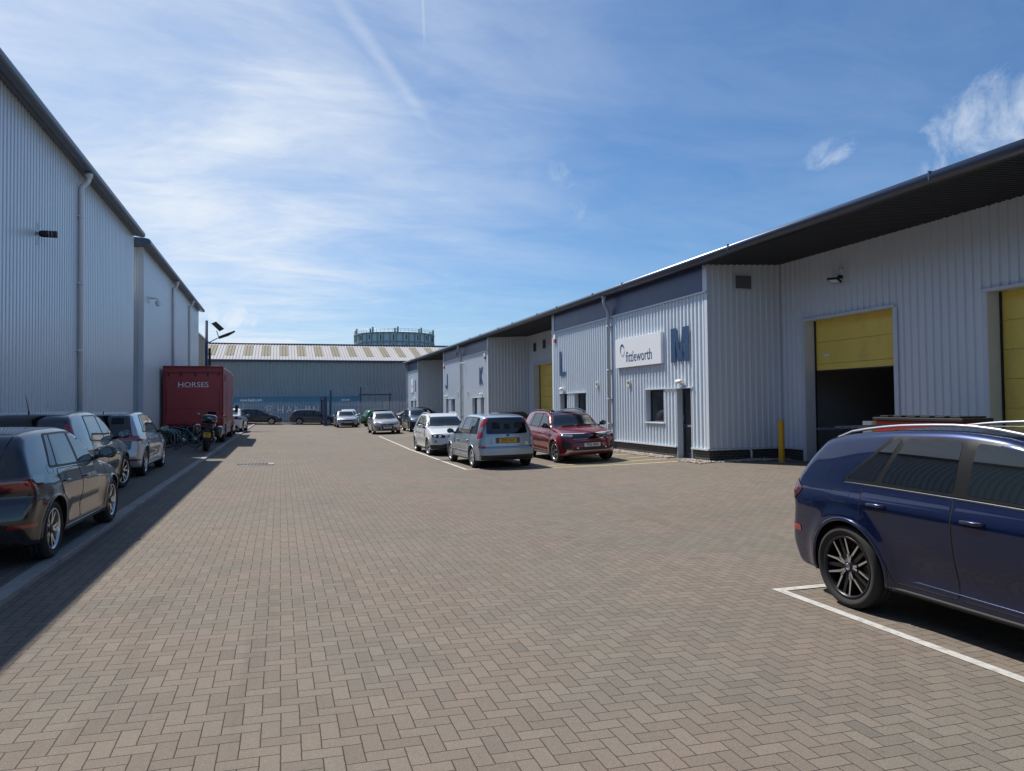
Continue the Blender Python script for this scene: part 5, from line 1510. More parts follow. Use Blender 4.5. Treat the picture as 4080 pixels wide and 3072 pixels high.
place(k1, -2.44-.872+.09, 9.12, 88.6, (k1.sh.x0, 0))

PG = paint('graphite_paint', (.022,.026,.032), .5, .26)
k2 = Car(dict(name='dark_crossover', label='dark graphite crossover with tall red tail lights, second in the left row', paint=PG, L=4.447, W=1.841, H=1.60, wb=2.675, ro=.83, rw=.345, rim=.245, tw=.225, vox=.026, steer=-14,
 top=[(-.12,.6),(0,1.0),(.08,1.12),(.26,1.42),(.42,1.53),(1.0,1.585),(1.7,1.60),(2.3,1.56),(2.7,1.45),(3.36,1.08),(3.8,1.02),(4.15,.92),(4.4,.78),(4.55,.5)],
 belt=[(0,1.10),(1,1.06),(2,1.02),(3,1.0),(4.5,.93)], rear=[(.1,.2),(.35,.04),(.55,0),(.8,.03),(1.0,.05),(1.2,.13),(1.6,.30)], front=[(.1,.18),(.3,.04),(.5,0),(.8,.02),(.95,.12),(1.1,.4)],
 line=[(0,.95),(4.5,.86)], zs=.23, flare=.026, spokes=dict(n=5, pair=(6, 15), w0=.018, w1=.014, ph=90)))
band(k2, 3.22, 2.62, 1.02, 1.16, [(2.02, 2.05, .08)], M['tint'])
autodoors(k2, 3.22, 2.01, 1.02, .90, PG); arch_trim(k2, M['black'], .03)
rearglass(k2, .06, .40, .66, .58, tint=M['tint2'])
for s_ in (False, True): k2.face('tail_light', rnd([(-.16, .98), (.22, .86), (.34, .90), (.28, 1.02), (.06, 1.10), (.02, 1.36), (-.13, 1.40)], .03), M['lens_red'], 'rear', .010, mirror=s_, ang=45)
k2.over('rear_spoiler', rnd([(.18, -.6), (.48, -.64), (.48, .64), (.18, .6)], .06), M['gloss'], .018)
windscreen(k2, 3.36, 2.62, .68, .56); aerial(k2, .72, 'whip')
for s_ in (1, -1): mirror(k2, 2.98, 1.08, s_, PG)
k2.face('bumper_insert', rnd([(-.75, .30), (.75, .30), (.72, .52), (-.72, .52)], .05), M['black'], 'rear', .004)
add_wheels(k2); place(k2, -3.05-.91, 16.55, 90, (k2.sh.x1, 0))

PW = paint('silver_white_paint', (.46,.48,.51), .45, .30)
k3 = Car(dict(name='white_hatchback', label='pale silver hatchback with black roof and black tailgate, third in the left row', paint=PW, L=4.261, W=1.809, H=1.56, wb=2.765, ro=.70, rw=.345, rim=.25, tw=.215, vox=.026,
 top=[(-.12,.6),(0,.98),(.06,1.08),(.24,1.38),(.40,1.49),(1.0,1.545),(1.7,1.56),(2.3,1.53),(2.7,1.42),(3.5,1.02),(3.8,.96),(4.05,.85),(4.2,.72),(4.35,.5)],
 belt=[(0,1.06),(1,1.03),(2,.985),(3,.95),(4.3,.88)], rear=[(.1,.2),(.32,.04),(.5,0),(.75,.03),(.98,.06),(1.2,.14),(1.6,.30)], front=[(.1,.18),(.3,.04),(.5,0),(.7,.03),(.9,.16),(1.1,.4)],
 line=[(0,.90),(4.3,.82)], zs=.21, flare=.02, spokes=dict(n=5, pair=(9, 12), w0=.012, w1=.020, ph=90, mid=(.02, .02), midbetween=True)))
band(k3, 3.30, 2.52, .72, .98, [(1.95, 1.98, .08), (1.02, 1.14, .05)], M['tint'])
autodoors(k3, 3.30, 1.94, .92, .87, PW); arch_trim(k3, PW, .016)
k3.over('roof', rnd([(.22, -.58), (2.55, -.60), (2.55, .60), (.22, .58)], .12), M['gloss'], .004)
k3.face('tailgate', rnd([(-.66, .66), (.66, .66), (.70, 1.0), (.66, 1.05), (-.66, 1.05), (-.70, 1.0)], .05), M['gloss'], 'rear', .004)
rearglass(k3, .04, .38, .68, .58, -.05, .94, tint=M['tint2'])
for s_ in (False, True): k3.face('tail_light', rnd([(-.42, .86), (.25, .86), (.25, .985), (-.30, .985), (-.42, .95)], .03), M['lens_red'], 'rear', .008, mirror=s_, ang=38)
for s_ in (False, True): k3.face('reflector', rnd([(-.30, .40), (.12, .40), (.10, .44), (-.28, .44)], .01), M['lens_red'], 'rear', .006, mirror=s_, ang=38)
windscreen(k3, 3.5, 2.6, .66, .55); aerial(k3, .62, 'fin')
for s_ in (1, -1): mirror(k3, 3.02, 1.03, s_, M['gloss']); k3.sidetube('sill_trim', [(1.15, .27), (3.0, .27)], .014, M['satin'], None, s_)
for (y_, z_) in ((-.36, 1.24), (.36, 1.24)): k3.screen('headrest', rnd([(y_-.14, .45), (y_+.14, .45), (y_+.12, .78), (y_-.12, .78)], .05), M['seatdark'], .04, .38, .0062)
add_wheels(k3); place(k3, -3.085-.90, 19.30, 90, (k3.sh.x0, 0))

# ================================================================== middle bays: silver people carrier, red SUV, white SUV, silver hatchback
PS = paint('silver_blue_paint', (.33,.41,.49), .55, .34)
m1 = Car(dict(name='people_carrier', label='silver blue people carrier with yellow rear plate parked beside the red car', paint=PS, L=4.333, W=1.825, H=1.575, wb=2.62, ro=.82, rw=.316, rim=.222, tw=.205, vox=.022,
 top=[(-.1,.6),(0,.96),(.04,1.03),(.20,1.37),(.34,1.50),(1.0,1.56),(1.8,1.575),(2.3,1.53),(2.7,1.40),(3.45,1.02),(3.8,.92),(4.15,.77),(4.4,.5)],
 belt=[(0,1.01),(1,.99),(2,.965),(3.2,.93),(4.3,.86)], rear=[(.1,.14),(.28,.03),(.40,0),(.58,.0),(.64,.045),(.8,.055),(1.0,.065),(1.3,.16),(1.6,.28)], front=[(.1,.14),(.25,.03),(.45,0),(.65,.04),(.85,.18),(1.1,.5)],
 line=[(0,.86),(4.3,.76)], zs=.22, flare=.028, tum=.30, cr=.15, wtop=.085, rimcol=M['rim_silver'], trr=.06,
 spokes=dict(n=5, pair=(6, 14), w0=.020, w1=.022, ph=90, darkside=False, darkhub=False)))
band(m1, 3.35, 2.66, .50, .66, [(2.22, 2.06, .07), (1.35, 1.28, .055)], M['tint'])
autodoors(m1, 3.35, 2.20, 1.02, .80, PS); arch_trim(m1, PS, .017)
for s_ in (1, -1):
    m1.sidetube('side_moulding', [(1.30, .47), (3.05, .47)], .022, mat('grey_moulding', (.12,.14,.17), .5) if 'gm' not in MATS else MATS['gm'], None, s_)
    mirror(m1, 2.98, 1.0, s_, M['black'])
rearglass(m1, .03, .33, .63, .575, .02, .93, tint=M['tint2'])
for s_ in (False, True):
    t0 = m1.face('tail_light', rnd([(-.10, .90), (.14, .885), (.12, 1.05), (.05, 1.30), (-.02, 1.46), (-.14, 1.44), (-.12, 1.2)], .02), M['lens_red'], 'rear', .010, mirror=s_, ang=48)
    m1.face('indicator', rnd([(-.10, 1.06), (.07, 1.055), (.03, 1.21), (-.105, 1.215)], .01), M['lens_clear'], 'rear', .013, mirror=s_, ang=48, parent=t0)
    m1.face('reflector', rnd([(-.14, .60), (.06, .60), (.06, .665), (-.14, .665)], .01), M['lens_red'], 'rear', .006, mirror=s_, ang=40)
m1.face('bumper_lower', rnd([(-.82, .27), (.82, .27), (.84, .40), (-.84, .40)], .04), M['black'], 'rear', .004)
m1.face('plate_recess', rnd([(-.37, .735), (.37, .735), (.37, .90), (-.37, .90)], .03), mat('recess_grey', (.07,.09,.11), .4), 'rear', .003)
b = MB(); p_ = m1.at(0, .905, 'rear', .012); b.bbox(-.012, .012, -.37, .37, -.014, .014, .006); o_ = b.build('tailgate_handle', PS, m1.root); o_.location = p_
def tailgap(c, pts):
    V = np.array(pts); Q, _ = c.sh.project(np.stack([np.full(len(V), -.3), V[:, 0], V[:, 1]], 1), np.array([1., 0, 0])); b = MB(); b.tube([tuple(q) for q in Q], .0045, 5); b.build('tailgate_gap', M['gap'], c.root)
tailgap(m1, [(-.70+.14*i/3, 1.0-.35*i/3) if False else (-.70, 1.0-.36*i/6) for i in range(7)]+[(-.68+1.36*i/20, .635) for i in range(21)]+[(.70, .64+.36*i/6) for i in range(7)])
plate(m1, 'GX55 NUH', 'rear', .815, M['plate_y'], -.06 if False else 0, 4)
p_ = m1.at(0, .965, 'rear', .006)
b = MB(); b.lathe([(0, .010), (.05, .010), (.056, .004), (.056, 0)], 'x', 24); o_ = b.build('emblem', M['chrome'], m1.root); o_.scale = (-1, 1.25, .55); o_.location = p_
b = MB(); b.lathe([(0, .0125), (.043, .0125), (.043, .004)], 'x', 24); o2 = b.build('emblem_face', M['signblue'], o_)
p_ = m1.at(-.58, .72, 'rear', .004); b = MB(); b.lathe([(0, .003), (.05, .003), (.05, 0)], 'x', 20); o_ = b.build('round_sticker', M['white'], m1.root); o_.location = p_; o_.scale = (-1, 1, 1)
for (y_, t_, f_) in ((.52, 'FOCUS C-MAX', .34), (-.58, 'GHIA', .14)):
    p_ = m1.at(y_, .67, 'rear', .003); text_obj('badge', t_, .05, M['chrome'], Matrix.Translation(p_) @ frame_matrix((0, 0, 0), (0, -1, 0), (0, 0, 1)), m1.root, .002, fit=f_)
tb = [(.33, .45), (-.36, .45)]
for (y0, y1, l0, l1) in ((-.50, -.22, .30, .62), (.20, .46, .28, .64), (-.10, .10, .26, .56)): m1.screen('headrest', rnd([(y0, l0), (y1, l0), (y1-.03, l1), (y0+.03, l1)], .06), M['seatdark'], .03, .33, .0066)
windscreen(m1, 3.45, 2.66, .66, .56); aerial(m1, 2.2, 'fin') if False else None
for s_ in (False, True): m1.face('headlight', rnd([(-.25, .62), (.22, .70), (.22, .84), (-.10, .80), (-.25, .72)], .03), M['lens_clear'], 'front', .004, mirror=s_, ang=35)
add_wheels(m1); place(m1, 5.40+.89, 20.60, 90.8, (m1.sh.x0, 0))

PR = paint('red_paint', (.235,.010,.022), .45, .28)
g1 = Car(dict(name='red_suv', label='red SUV with black roof and white front plate facing the camera', paint=PR, L=4.477, W=1.87, H=1.60, wb=2.675, ro=.90, rw=.345, rim=.245, tw=.225, vox=.022, steer=6,
 top=[(-.1,.7),(0,1.0),(.08,1.1),(.32,1.44),(.48,1.545),(1.1,1.59),(1.8,1.60),(2.35,1.56),(2.75,1.45),(3.36,1.085),(3.75,1.045),(4.15,.965),(4.36,.88),(4.50,.70),(4.6,.5)],
 belt=[(0,1.12),(1,1.08),(2,1.05),(3,1.02),(4.5,.93)], rear=[(.1,.2),(.35,.04),(.55,0),(.8,.03),(1.0,.05),(1.2,.13),(1.6,.30)], front=[(.1,.22),(.24,.07),(.36,.01),(.5,0),(.62,.02),(.72,.01),(.86,.02),(.94,.09),(1.0,.22),(1.1,.5)],
 line=[(0,.98),(4.5,.86)], zs=.23, flare=.028, tum=.38, cf=.34, wtop=.085, rimcol=M['rim_bright'],
 spokes=dict(n=5, pair=(4, 14), w0=.020, w1=.016, mid=(.03, .02), midbetween=False, ph=90)))
band(g1, 3.24, 2.68, .88, 1.15, [(2.06, 2.08, .08), (1.16, 1.30, .05)], [M['tint'], M['tint2'], M['tint2']])
autodoors(g1, 3.24, 2.05, 1.05, .90, PR); arch_trim(g1, M['black'] if False else PR, .018)
g1.over('roof', rnd([(.40, -.60), (2.62, -.60), (2.62, .60), (.40, .60)], .12), M['gloss'], .004); roofrails(g1, .55, 2.55, .60, M['gloss'], .035, .016)
windscreen(g1, 3.36, 2.68, .70, .57)
for s_ in (1, -1): mirror(g1, 3.02, 1.10, s_, M['gloss'], 1.05); g1.sidetube('sill_trim', [(1.30, .36), (3.1, .34)], .02, M['black'], None, s_)
g1.face('visor', rnd([(-.52, .745), (.52, .745), (.56, .895), (-.56, .895)], .03), M['gloss'], 'front', .006)
for s_ in (False, True):
    hl = g1.face('headlight', rnd([(-.50, .755), (.20, .79), (.24, .90), (-.50, .895)], .02), M['lens_dark'], 'front', .007, mirror=s_, ang=32)
    g1.face('light_strip', rnd([(-.50, .885), (.24, .905), (.24, .917), (-.50, .899)], .004), M['drl'], 'front', .010, mirror=s_, ang=32, parent=hl)
    g1.face('lamp_unit', rnd([(-.16, .80), (.14, .81), (.16, .872), (-.16, .87)], .02), M['lens_clear'], 'front', .0095, mirror=s_, ang=32, parent=hl)
    g1.face('side_intake', rnd([(-.14, .42), (.12, .45), (.22, .70), (-.02, .68), (-.16, .60)], .03), M['black'], 'front', .005, mirror=s_, ang=36)
    g1.face('fog_lamp', rnd([(-.30, .455), (-.24, .455), (-.24, .49), (-.30, .49)], .01), M['drl'], 'front', .010, mirror=s_, ang=22)
g1.face('visor_trim', rnd([(-.56, .733), (.56, .733), (.56, .745), (-.56, .745)], .004), M['chrome'], 'front', .009)
g1.face('lower_grille', rnd([(-.58, .38), (.58, .38), (.60, .50), (-.60, .50)], .04), M['black'], 'front', .005)
g1.face('plate_panel', rnd([(-.55, .615), (.55, .615), (.50, .665), (-.50, .665)], .01), M['black'], 'front', .005)
g1.face('skid_trim', rnd([(-.80, .31), (-.60, .375), (.60, .375), (.80, .31), (.74, .44), (.58, .395), (-.58, .395), (-.74, .44)], .01), M['satin'], 'front', .010)
g1.face('lower_lip', rnd([(-.70, .235), (.70, .235), (.72, .315), (-.72, .315)], .03), M['black'], 'front', .006)
plate(g1, 'YF22 HNO', 'front', .56, M['plate_w'])
b = MB()
for s0 in (1, -1): b.prism([(0, -.09*s0, .01), (0, .02*s0, .012), (0, .035*s0, -.006), (0, -.02*s0, -.004)], (.005, 0, 0))
o_ = b.build('emblem', M['satin'], g1.root); o_.location = g1.at(0, .83, 'front', .006)
rearglass(g1, .06, .46, .66, .56)
add_wheels(g1); place(g1, 9.02, 20.75, -91.5, (g1.sh.x1, 0))

PX = paint('white_paint', (.62,.63,.64), .0, .32)
x1 = Car(dict(name='white_suv', label='white compact SUV facing the camera behind the people carrier', paint=PX, L=4.454, W=1.798, H=1.535, wb=2.76, ro=.87, rw=.325, rim=.24, tw=.225, vox=.026, steer=8,
 top=[(-.1,.7),(0,.98),(.08,1.08),(.34,1.40),(.50,1.48),(1.1,1.525),(1.7,1.535),(2.15,1.49),(2.5,1.39),(3.10,1.055),(3.6,1.0),(4.1,.90),(4.34,.82),(4.46,.65),(4.6,.5)],
 belt=[(0,1.04),(1,1.01),(2,.985),(3,.96),(4.5,.88)], rear=[(.1,.2),(.35,.04),(.55,0),(.8,.03),(1.0,.05),(1.2,.13),(1.6,.30)], front=[(.1,.18),(.26,.04),(.4,0),(.6,.02),(.75,.04),(.86,.12),(1.0,.35)],
 line=[(0,.88),(4.5,.78)], zs=.21, flare=.03, tum=.36, cf=.36, rimcol=M['rim_silver'], spokes=dict(n=5, pair=(5, 13), w0=.02, w1=.016, ph=90, darkside=False)))
band(x1, 2.98, 2.42, .80, 1.10, [(1.88, 1.92, .08), (1.05, 1.22, .05)], M['tint'])
autodoors(x1, 2.98, 1.87, 1.0, .84, PX); arch_trim(x1, PX, .016)
windscreen(x1, 3.10, 2.40, .66, .54); roofrails(x1, .6, 2.35, .57, PX, .045, .018)
for s_ in (1, -1): mirror(x1, 2.78, 1.03, s_, PX); x1.sidetube('sill_trim', [(1.3, .31), (3.1, .31)], .025, M['satin'], None, s_)
for s_ in (False, True):
    hl = x1.face('headlight', rnd([(-.36, .66), (.10, .665), (.20, .80), (-.20, .80), (-.36, .74)], .04), M['lens_dark'], 'front', .006, mirror=s_, ang=34)
    for cx_ in (-.17, .03): x1.face('lamp_unit', [(cx_+math.cos(i*.5236)*.055, .725+math.sin(i*.5236)*.055) for i in range(12)], M['drl'], 'front', .009, mirror=s_, ang=34, parent=hl)
    x1.face('kidney_grille', rnd([(.03, .585), (.24, .585), (.26, .73), (.05, .745)], .05), M['black'], 'front', .007, mirror=s_)
    x1.face('fog_lamp', [(-.02+math.cos(i*.5236)*.05, .54+math.sin(i*.5236)*.05) for i in range(12)], M['lens_clear'], 'front', .006, mirror=s_, ang=34)
x1.face('lower_bumper', rnd([(-.84, .25), (.84, .25), (.86, .41), (.52, .41), (.30, .47), (-.30, .47), (-.52, .41), (-.86, .41)], .03), M['black'], 'front', .005)
x1.face('skid_trim', rnd([(-.32, .24), (.32, .24), (.26, .33), (-.26, .33)], .02), M['satin'], 'front', .009)
p_ = x1.at(0, .79, 'front', .006); b = MB(); b.lathe([(0, .004), (.036, .004), (.041, 0)], 'x', 20); o_ = b.build('emblem', M['signblue'], x1.root); o_.location = p_
b = MB(); b.bbox(-.005, .005, -.26, .26, -.055, .055, .004); o_ = b.build('number_plate', M['plate_w'], x1.root); o_.location = x1.at(0, .53, 'front', .01)
rearglass(x1, .06, .46, .62, .54); aerial(x1, .9, 'fin'); add_wheels(x1); place(x1, 5.21+.90, 26.35, -90.8, (x1.sh.x1, 0))

PF = paint('champagne_silver_paint', (.40,.38,.36), .55, .32)
f1 = Car(dict(name='silver_hatchback', label='champagne silver hatchback facing the camera at the far bay line', paint=PF, L=4.358, W=1.823, H=1.475, wb=2.648, ro=.83, rw=.318, rim=.222, tw=.205, vox=.035,
 top=[(-.1,.7),(0,.95),(.1,1.05),(.34,1.32),(.5,1.41),(1.1,1.465),(1.7,1.475),(2.2,1.44),(2.6,1.32),(3.28,.99),(3.7,.93),(4.1,.82),(4.32,.68),(4.5,.5)],
 belt=[(0,1.0),(1,.97),(2,.94),(3,.91),(4.4,.84)], rear=[(.1,.2),(.35,.04),(.55,0),(.8,.03),(1.0,.05),(1.2,.13),(1.6,.30)], front=[(.1,.16),(.25,.04),(.4,0),(.55,.02),(.7,.10),(.85,.25),(1.0,.5)],
 zs=.20, flare=.02, cf=.36, rimcol=M['rim_silver'], spokes=dict(n=5, pair=(6, 14), w0=.02, w1=.02, ph=90)))
band(f1, 3.15, 2.52, .75, 1.0, [(1.95, 1.98, .08), (1.02, 1.15, .05)], M['tint']); autodoors(f1, 3.15, 1.94, .98, .82, PF)
windscreen(f1, 3.28, 2.5, .66, .55)
for s_ in (1, -1): mirror(f1, 2.9, 1.0, s_, PF)
for s_ in (False, True):
    hl = f1.face('headlight', rnd([(-.34, .60), (.05, .66), (.22, .83), (-.10, .78), (-.34, .68)], .03), M['lens_clear'], 'front', .006, mirror=s_, ang=36)
    f1.face('side_intake', rnd([(.42, .29), (.70, .30), (.44, .50)], .02), M['black'], 'front', .006, mirror=s_)
    f1.face('fog_lamp', [(-.08+math.cos(i*.5236)*.055, .42+math.sin(i*.5236)*.055) for i in range(12)], M['lens_clear'], 'front', .006, mirror=s_, ang=30)
f1.face('upper_grille', rnd([(-.42, .585), (.42, .585), (.46, .68), (-.46, .68)], .03), M['black'], 'front', .006)
f1.face('lower_grille', rnd([(-.36, .29), (.36, .29), (.40, .54), (-.40, .54)], .03), M['black'], 'front', .006)
b = MB(); b.lathe([(0, .01), (.05, .01), (.056, 0)], 'x', 20); o_ = b.build('emblem', M['chrome'], f1.root); o_.scale = (1, 1.3, .55); o_.location = f1.at(0, .66, 'front', .006)
plate(f1, 'WW11 EHO', 'front', .44, M['plate_w']); add_wheels(f1); place(f1, 6.62, 47.3, -91, (f1.sh.x1, 0))

# ================================================================== the farther cars: same builder, one set of proportions per kind
KIND = dict(
 hatch=dict(top=[(-.1,.7),(0,.95),(.1,1.05),(.34,1.32),(.5,1.41),(1.1,1.465),(1.7,1.475),(2.2,1.44),(2.6,1.32),(3.28,.99),(3.7,.93),(4.1,.82),(4.28,.68),(4.5,.5)], belt=[(0,1.0),(1,.97),(2,.94),(3,.91),(4.4,.84)], L=4.3, H=1.475),
 suv=dict(top=[(-.1,.7),(0,1.0),(.08,1.1),(.32,1.44),(.48,1.545),(1.1,1.59),(1.8,1.60),(2.35,1.56),(2.75,1.45),(3.36,1.085),(3.75,1.045),(4.15,.95),(4.36,.82),(4.6,.5)], belt=[(0,1.12),(1,1.08),(2,1.05),(3,1.02),(4.5,.93)], L=4.45, H=1.60),
 fast=dict(top=[(-.1,.8),(0,1.02),(.10,1.10),(.5,1.24),(1.1,1.50),(1.7,1.575),(2.2,1.56),(2.6,1.46),(3.36,1.06),(3.75,1.02),(4.15,.93),(4.38,.80),(4.6,.5)], belt=[(0,1.08),(1,1.06),(2,1.03),(3,1.0),(4.5,.92)], L=4.55, H=1.575),
 estate=dict(top=[(-.1,.7),(0,.95),(.08,1.02),(.34,1.30),(.5,1.40),(1.3,1.455),(2.1,1.465),(2.6,1.42),(2.95,1.30),(3.65,.98),(4.1,.90),(4.5,.80),(4.68,.66),(4.9,.5)], belt=[(0,.99),(1,.97),(2,.94),(3.2,.91),(4.7,.83)], L=4.7, H=1.465),
 saloon=dict(top=[(-.1,.8),(0,.98),(.12,1.06),(.55,1.08),(1.15,1.33),(1.7,1.425),(2.2,1.43),(2.6,1.37),(3.3,1.00),(3.8,.94),(4.35,.84),(4.62,.70),(4.8,.5)], belt=[(0,.98),(1,.96),(2,.94),(3.2,.90),(4.7,.83)], L=4.7, H=1.43))
def far_car(kind, name, label, pt, L, W, H, wb, ro, rw, xyh, ref, rim=None, view='front', lights=None, steer=0, **kw):
    k = KIND[kind]; sx, sz = L/k['L'], H/k['H']
    c = Car(dict(name=name, label=label, paint=pt, L=L, W=W, H=H, wb=wb, ro=ro, rw=rw, rim=rw*.70, tw=.21, vox=kw.get('vox', .045), steer=steer, top=scaled(k['top'], sx, sz), belt=scaled(k['belt'], sx, sz),
      rear=[(.1,.2),(.35,.04),(.55,0),(.8,.03),(1.0,.05),(1.2,.13),(1.6,.30)], front=[(.1,.18),(.28,.04),(.42,0),(.62,.02),(.76,.06),(.88,.16),(1.0,.4)], zs=.21, flare=.02, cf=.34, rimcol=rim,
      spokes=kw.get('spokes', dict(n=5, pair=(6, 14), w0=.02, w1=.018, ph=90))))
    if kind == 'saloon': st = (3.16, 2.55, .85, 1.42); B, C_ = 2.02, 1.22
    elif kind == 'estate': st = (3.48, 2.86, .50, .80); B, C_ = 2.30, 1.38
    elif kind == 'fast': st = (3.20, 2.50, .72, 1.45); B, C_ = 2.02, 1.22
    else: st = (3.15, 2.52, .75, 1.02); B, C_ = 1.98, 1.05
    st = [v*sx for v in st]; B *= sx; C_ *= sx
    band(c, *st, [(B, B+.03, .08), (C_, C_+.12, .05)], M['tint']); autodoors(c, st[0], B-.01, C_-.06*sx, .60*H, pt)
    xw = {'saloon': (3.3, 2.55), 'estate': (3.65, 2.92), 'fast': (3.36, 2.55)}.get(kind, (3.3, 2.55)); windscreen(c, xw[0]*sx, xw[1]*sx, W*.365, W*.30)
    xr = {'saloon': (.58, 1.18), 'fast': (.16, 1.08)}.get(kind, (.06, .44)); rearglass(c, xr[0]*sx, xr[1]*sx, W*.35, W*.30, tint=M['tint2'])
    for s_ in (1, -1): mirror(c, st[0]-.24, zlo(c, st[0])+.04, s_, kw.get('mir', pt))
    s = H/1.475
    for s_ in (False, True):
        c.face('headlight', rnd([(-.34, .62*s), (.08, .64*s), (.20, .77*s), (-.15, .75*s), (-.34, .69*s)], .03), kw.get('hl', M['lens_clear']), 'front', .006, mirror=s_, ang=36)
        c.face('tail_light', rnd([(-.30, .78*s), (.18, .76*s), (.22, .90*s), (-.28, .90*s)], .03), M['lens_red'], 'rear', .008, mirror=s_, ang=40)
    c.face('grille', rnd([(-.42, .54*s), (.42, .54*s), (.46, .67*s), (-.46, .67*s)], .04), M['black'], 'front', .006)
    c.face('lower_grille', rnd([(-.55, .28*s), (.55, .28*s), (.58, .44*s), (-.58, .44*s)], .04), M['black'], 'front', .006)
    c.face('bumper_insert', rnd([(-.7, .28), (.7, .28), (.66, .44), (-.66, .44)], .05), M['black'], 'rear', .004)
    if kw.get('plate'): plate(c, kw['plate'], 'front', .49*s, M['plate_w'])
    if kw.get('clad'): arch_trim(c, M['black'], .03)
    if kw.get('rails'):
        roofrails(c, .6*sx, 2.6*sx, W*.31, M['satin'], .05, .016)
    add_wheels(c); place(c, *xyh, ref(c)); return c
REARR = lambda c: (c.sh.x0, 0); FRONTR = lambda c: (c.sh.x1, 0); MID = lambda c: ((c.sh.x0+c.sh.x1)/2, 0)
PD = paint('dark_grey_paint', (.030,.032,.036), .5, .3)
far_car('hatch', 'grey_hatchback', 'small blue grey hatchback half hidden between the red lorry and the white coupe', paint('blue_grey_paint', (.06,.085,.11), .5), 3.95, 1.72, 1.45, 2.45, .68, .30, (-3.45, 44.2, 90), REARR)
far_car('fast', 'white_coupe_suv', 'white coupe styled SUV seen from behind beyond the red lorry', PX, 4.57, 1.82, 1.57, 2.72, .94, .35, (-2.36-.90, 50.9, 86.5), REARR, clad=True)
far_car('hatch', 'dark_hatchback', 'dark grey hatchback parked side on before the container, nose to the right', PD, 4.36, 1.79, 1.50, 2.64, .80, .33, (-3.4, 73.6, -2), REARR, vox=.05)
far_car('estate', 'dark_estate', 'dark estate car with roof bars parked side on behind the open gate', paint('brown_grey_paint', (.034,.030,.030), .5), 4.75, 1.80, 1.47, 2.76, 1.0, .32, (1.85, 74.3, -3), REARR, rim=M['rim_silver'], vox=.05, rails=True)
far_car('saloon', 'grey_saloon', 'pale grey saloon with black grille facing the camera by the gate', paint('pale_grey_paint', (.34,.36,.40), .3), 4.71, 1.83, 1.44, 2.85, 1.06, .33, (4.62+.91, 63.6, -90), FRONTR, hl=M['lens_clear'], plate='YE19 RLK')
far_car('hatch', 'white_hatchback', 'white hatchback whose roof shows behind the pale grey saloon', paint('second_white_paint', (.55,.57,.60), .0), 4.2, 1.80, 1.55, 2.6, .75, .32, (6.3, 69.5, -90), FRONTR)
far_car('hatch', 'green_hatchback', 'bright green hatchback with red tail lights behind the silver hatchback', paint('green_paint', (.010,.17,.060), .3), 4.07, 1.74, 1.49, 2.49, .70, .31, (7.6, 64.6, 14), REARR)
en = far_car('fast', 'dark_electric_suv', 'dark grey coupe roofed SUV side on in front of the farthest bay', paint('brown_black_paint', (.026,.024,.026), .5), 4.65, 1.88, 1.62, 2.77, .95, .37, (9.75, 57.6, 3), REARR, spokes=dict(n=6, w0=.03, w1=.05, ph=90), clad=True)
far_car('suv', 'navy_suv', 'navy blue SUV nose out between the white SUV and the dark coupe roofed SUV', paint('navy_paint', (.016,.032,.060), .5), 4.5, 1.86, 1.60, 2.7, .90, .35, (8.36+.92, 48.6, -90), FRONTR, vox=.04)
far_car('hatch', 'black_hatchback', 'black car glimpsed between the people carrier and the red SUV', PK, 4.3, 1.80, 1.44, 2.6, .80, .32, (9.95, 29.3, -90), FRONTR, vox=.04)

# ------------------------------------------------------------------ red horse lorry on the left
lo = thing('horse_lorry', 'dark red horse lorry with white HORSES lettering on its tail, parked along the left wall', 'lorry', (-3.72, 35.2, .115))
M['skirt'] = mat('stained_white_skirt', (.42,.33,.32), .6, var=.15, dirt=(.20,.05,.05), dirt_amt=.8, dscale=2.2)
W2, ZL, ZH, LB = 1.25, .84, 3.50, 6.5
b = MB(); b.bbox(-W2, W2, 0, LB, ZL, ZH, .05); b.build('body', M['redpaint'], lo)
b = MB(); b.bbox(-W2+.02, W2-.02, LB+.01, LB+1.35, 2.05, ZH-.02, .10); b.build('luton', M['redpaint'], lo)
b = MB()
for s in (-1, 1): b.bbox(s*W2-.04*(s > 0)-.01*(s < 0), s*W2+.01*(s > 0)+.04*(s < 0), -.035, -.002, ZL, ZH-.06, .008)
b.bbox(-W2-.012, W2+.012, -.05, .06, ZH-.07, ZH+.02, .012); b.bbox(-W2, W2, -.04, -.002, ZH-.30, ZH-.25, .006); b.bbox(-W2, W2, -.06, .02, ZL-.08, ZL-.001, .01)
b.build('rear_frame', M['redtrim'], lo)
b = MB(); b.bbox(-W2+.10, W2-.10, -.030, -.002, ZL+.06, ZH-.33, .012); rp = b.build('loading_ramp', M['redpaint'], lo)
b = MB()
for x in (-1.02, -.52, .08, .60, 1.06): b.bbox(x-.025, x+.025, -.05, -.031, ZH-.46, ZH-.27, .006); b.cyl((x-.04, -.045, ZH-.38), (x+.04, -.045, ZH-.38), .016, 8)
b.build('hinge', M['black'], rp)
b = MB()
for x in (-1.10, 1.10): b.cyl((x, -.05, ZL+.5), (x, -.05, ZL+1.6), .014, 8); b.bbox(x-.03, x+.03, -.07, -.031, ZL+.95, ZL+1.02, .005)
b.bbox(-1.0, 1.0, -.040, -.0305, ZL+.75, ZL+.775, .003); b.build('latch_bar', M['redtrim'], rp)
text_obj('lettering', 'HORSES', .31, M['contwhite'], frame_matrix((.0, -.033, 2.66), (1, 0, 0), (0, 0, 1)), rp, .002, fit=1.26)
b = MB()
for i, (xx) in enumerate(np.linspace(-.60, .60, 12)): b.box(xx-.035, xx+.035, -.035, -.031, 2.552, 2.560)
b.build('lettering_serifs', M['contwhite'], rp)
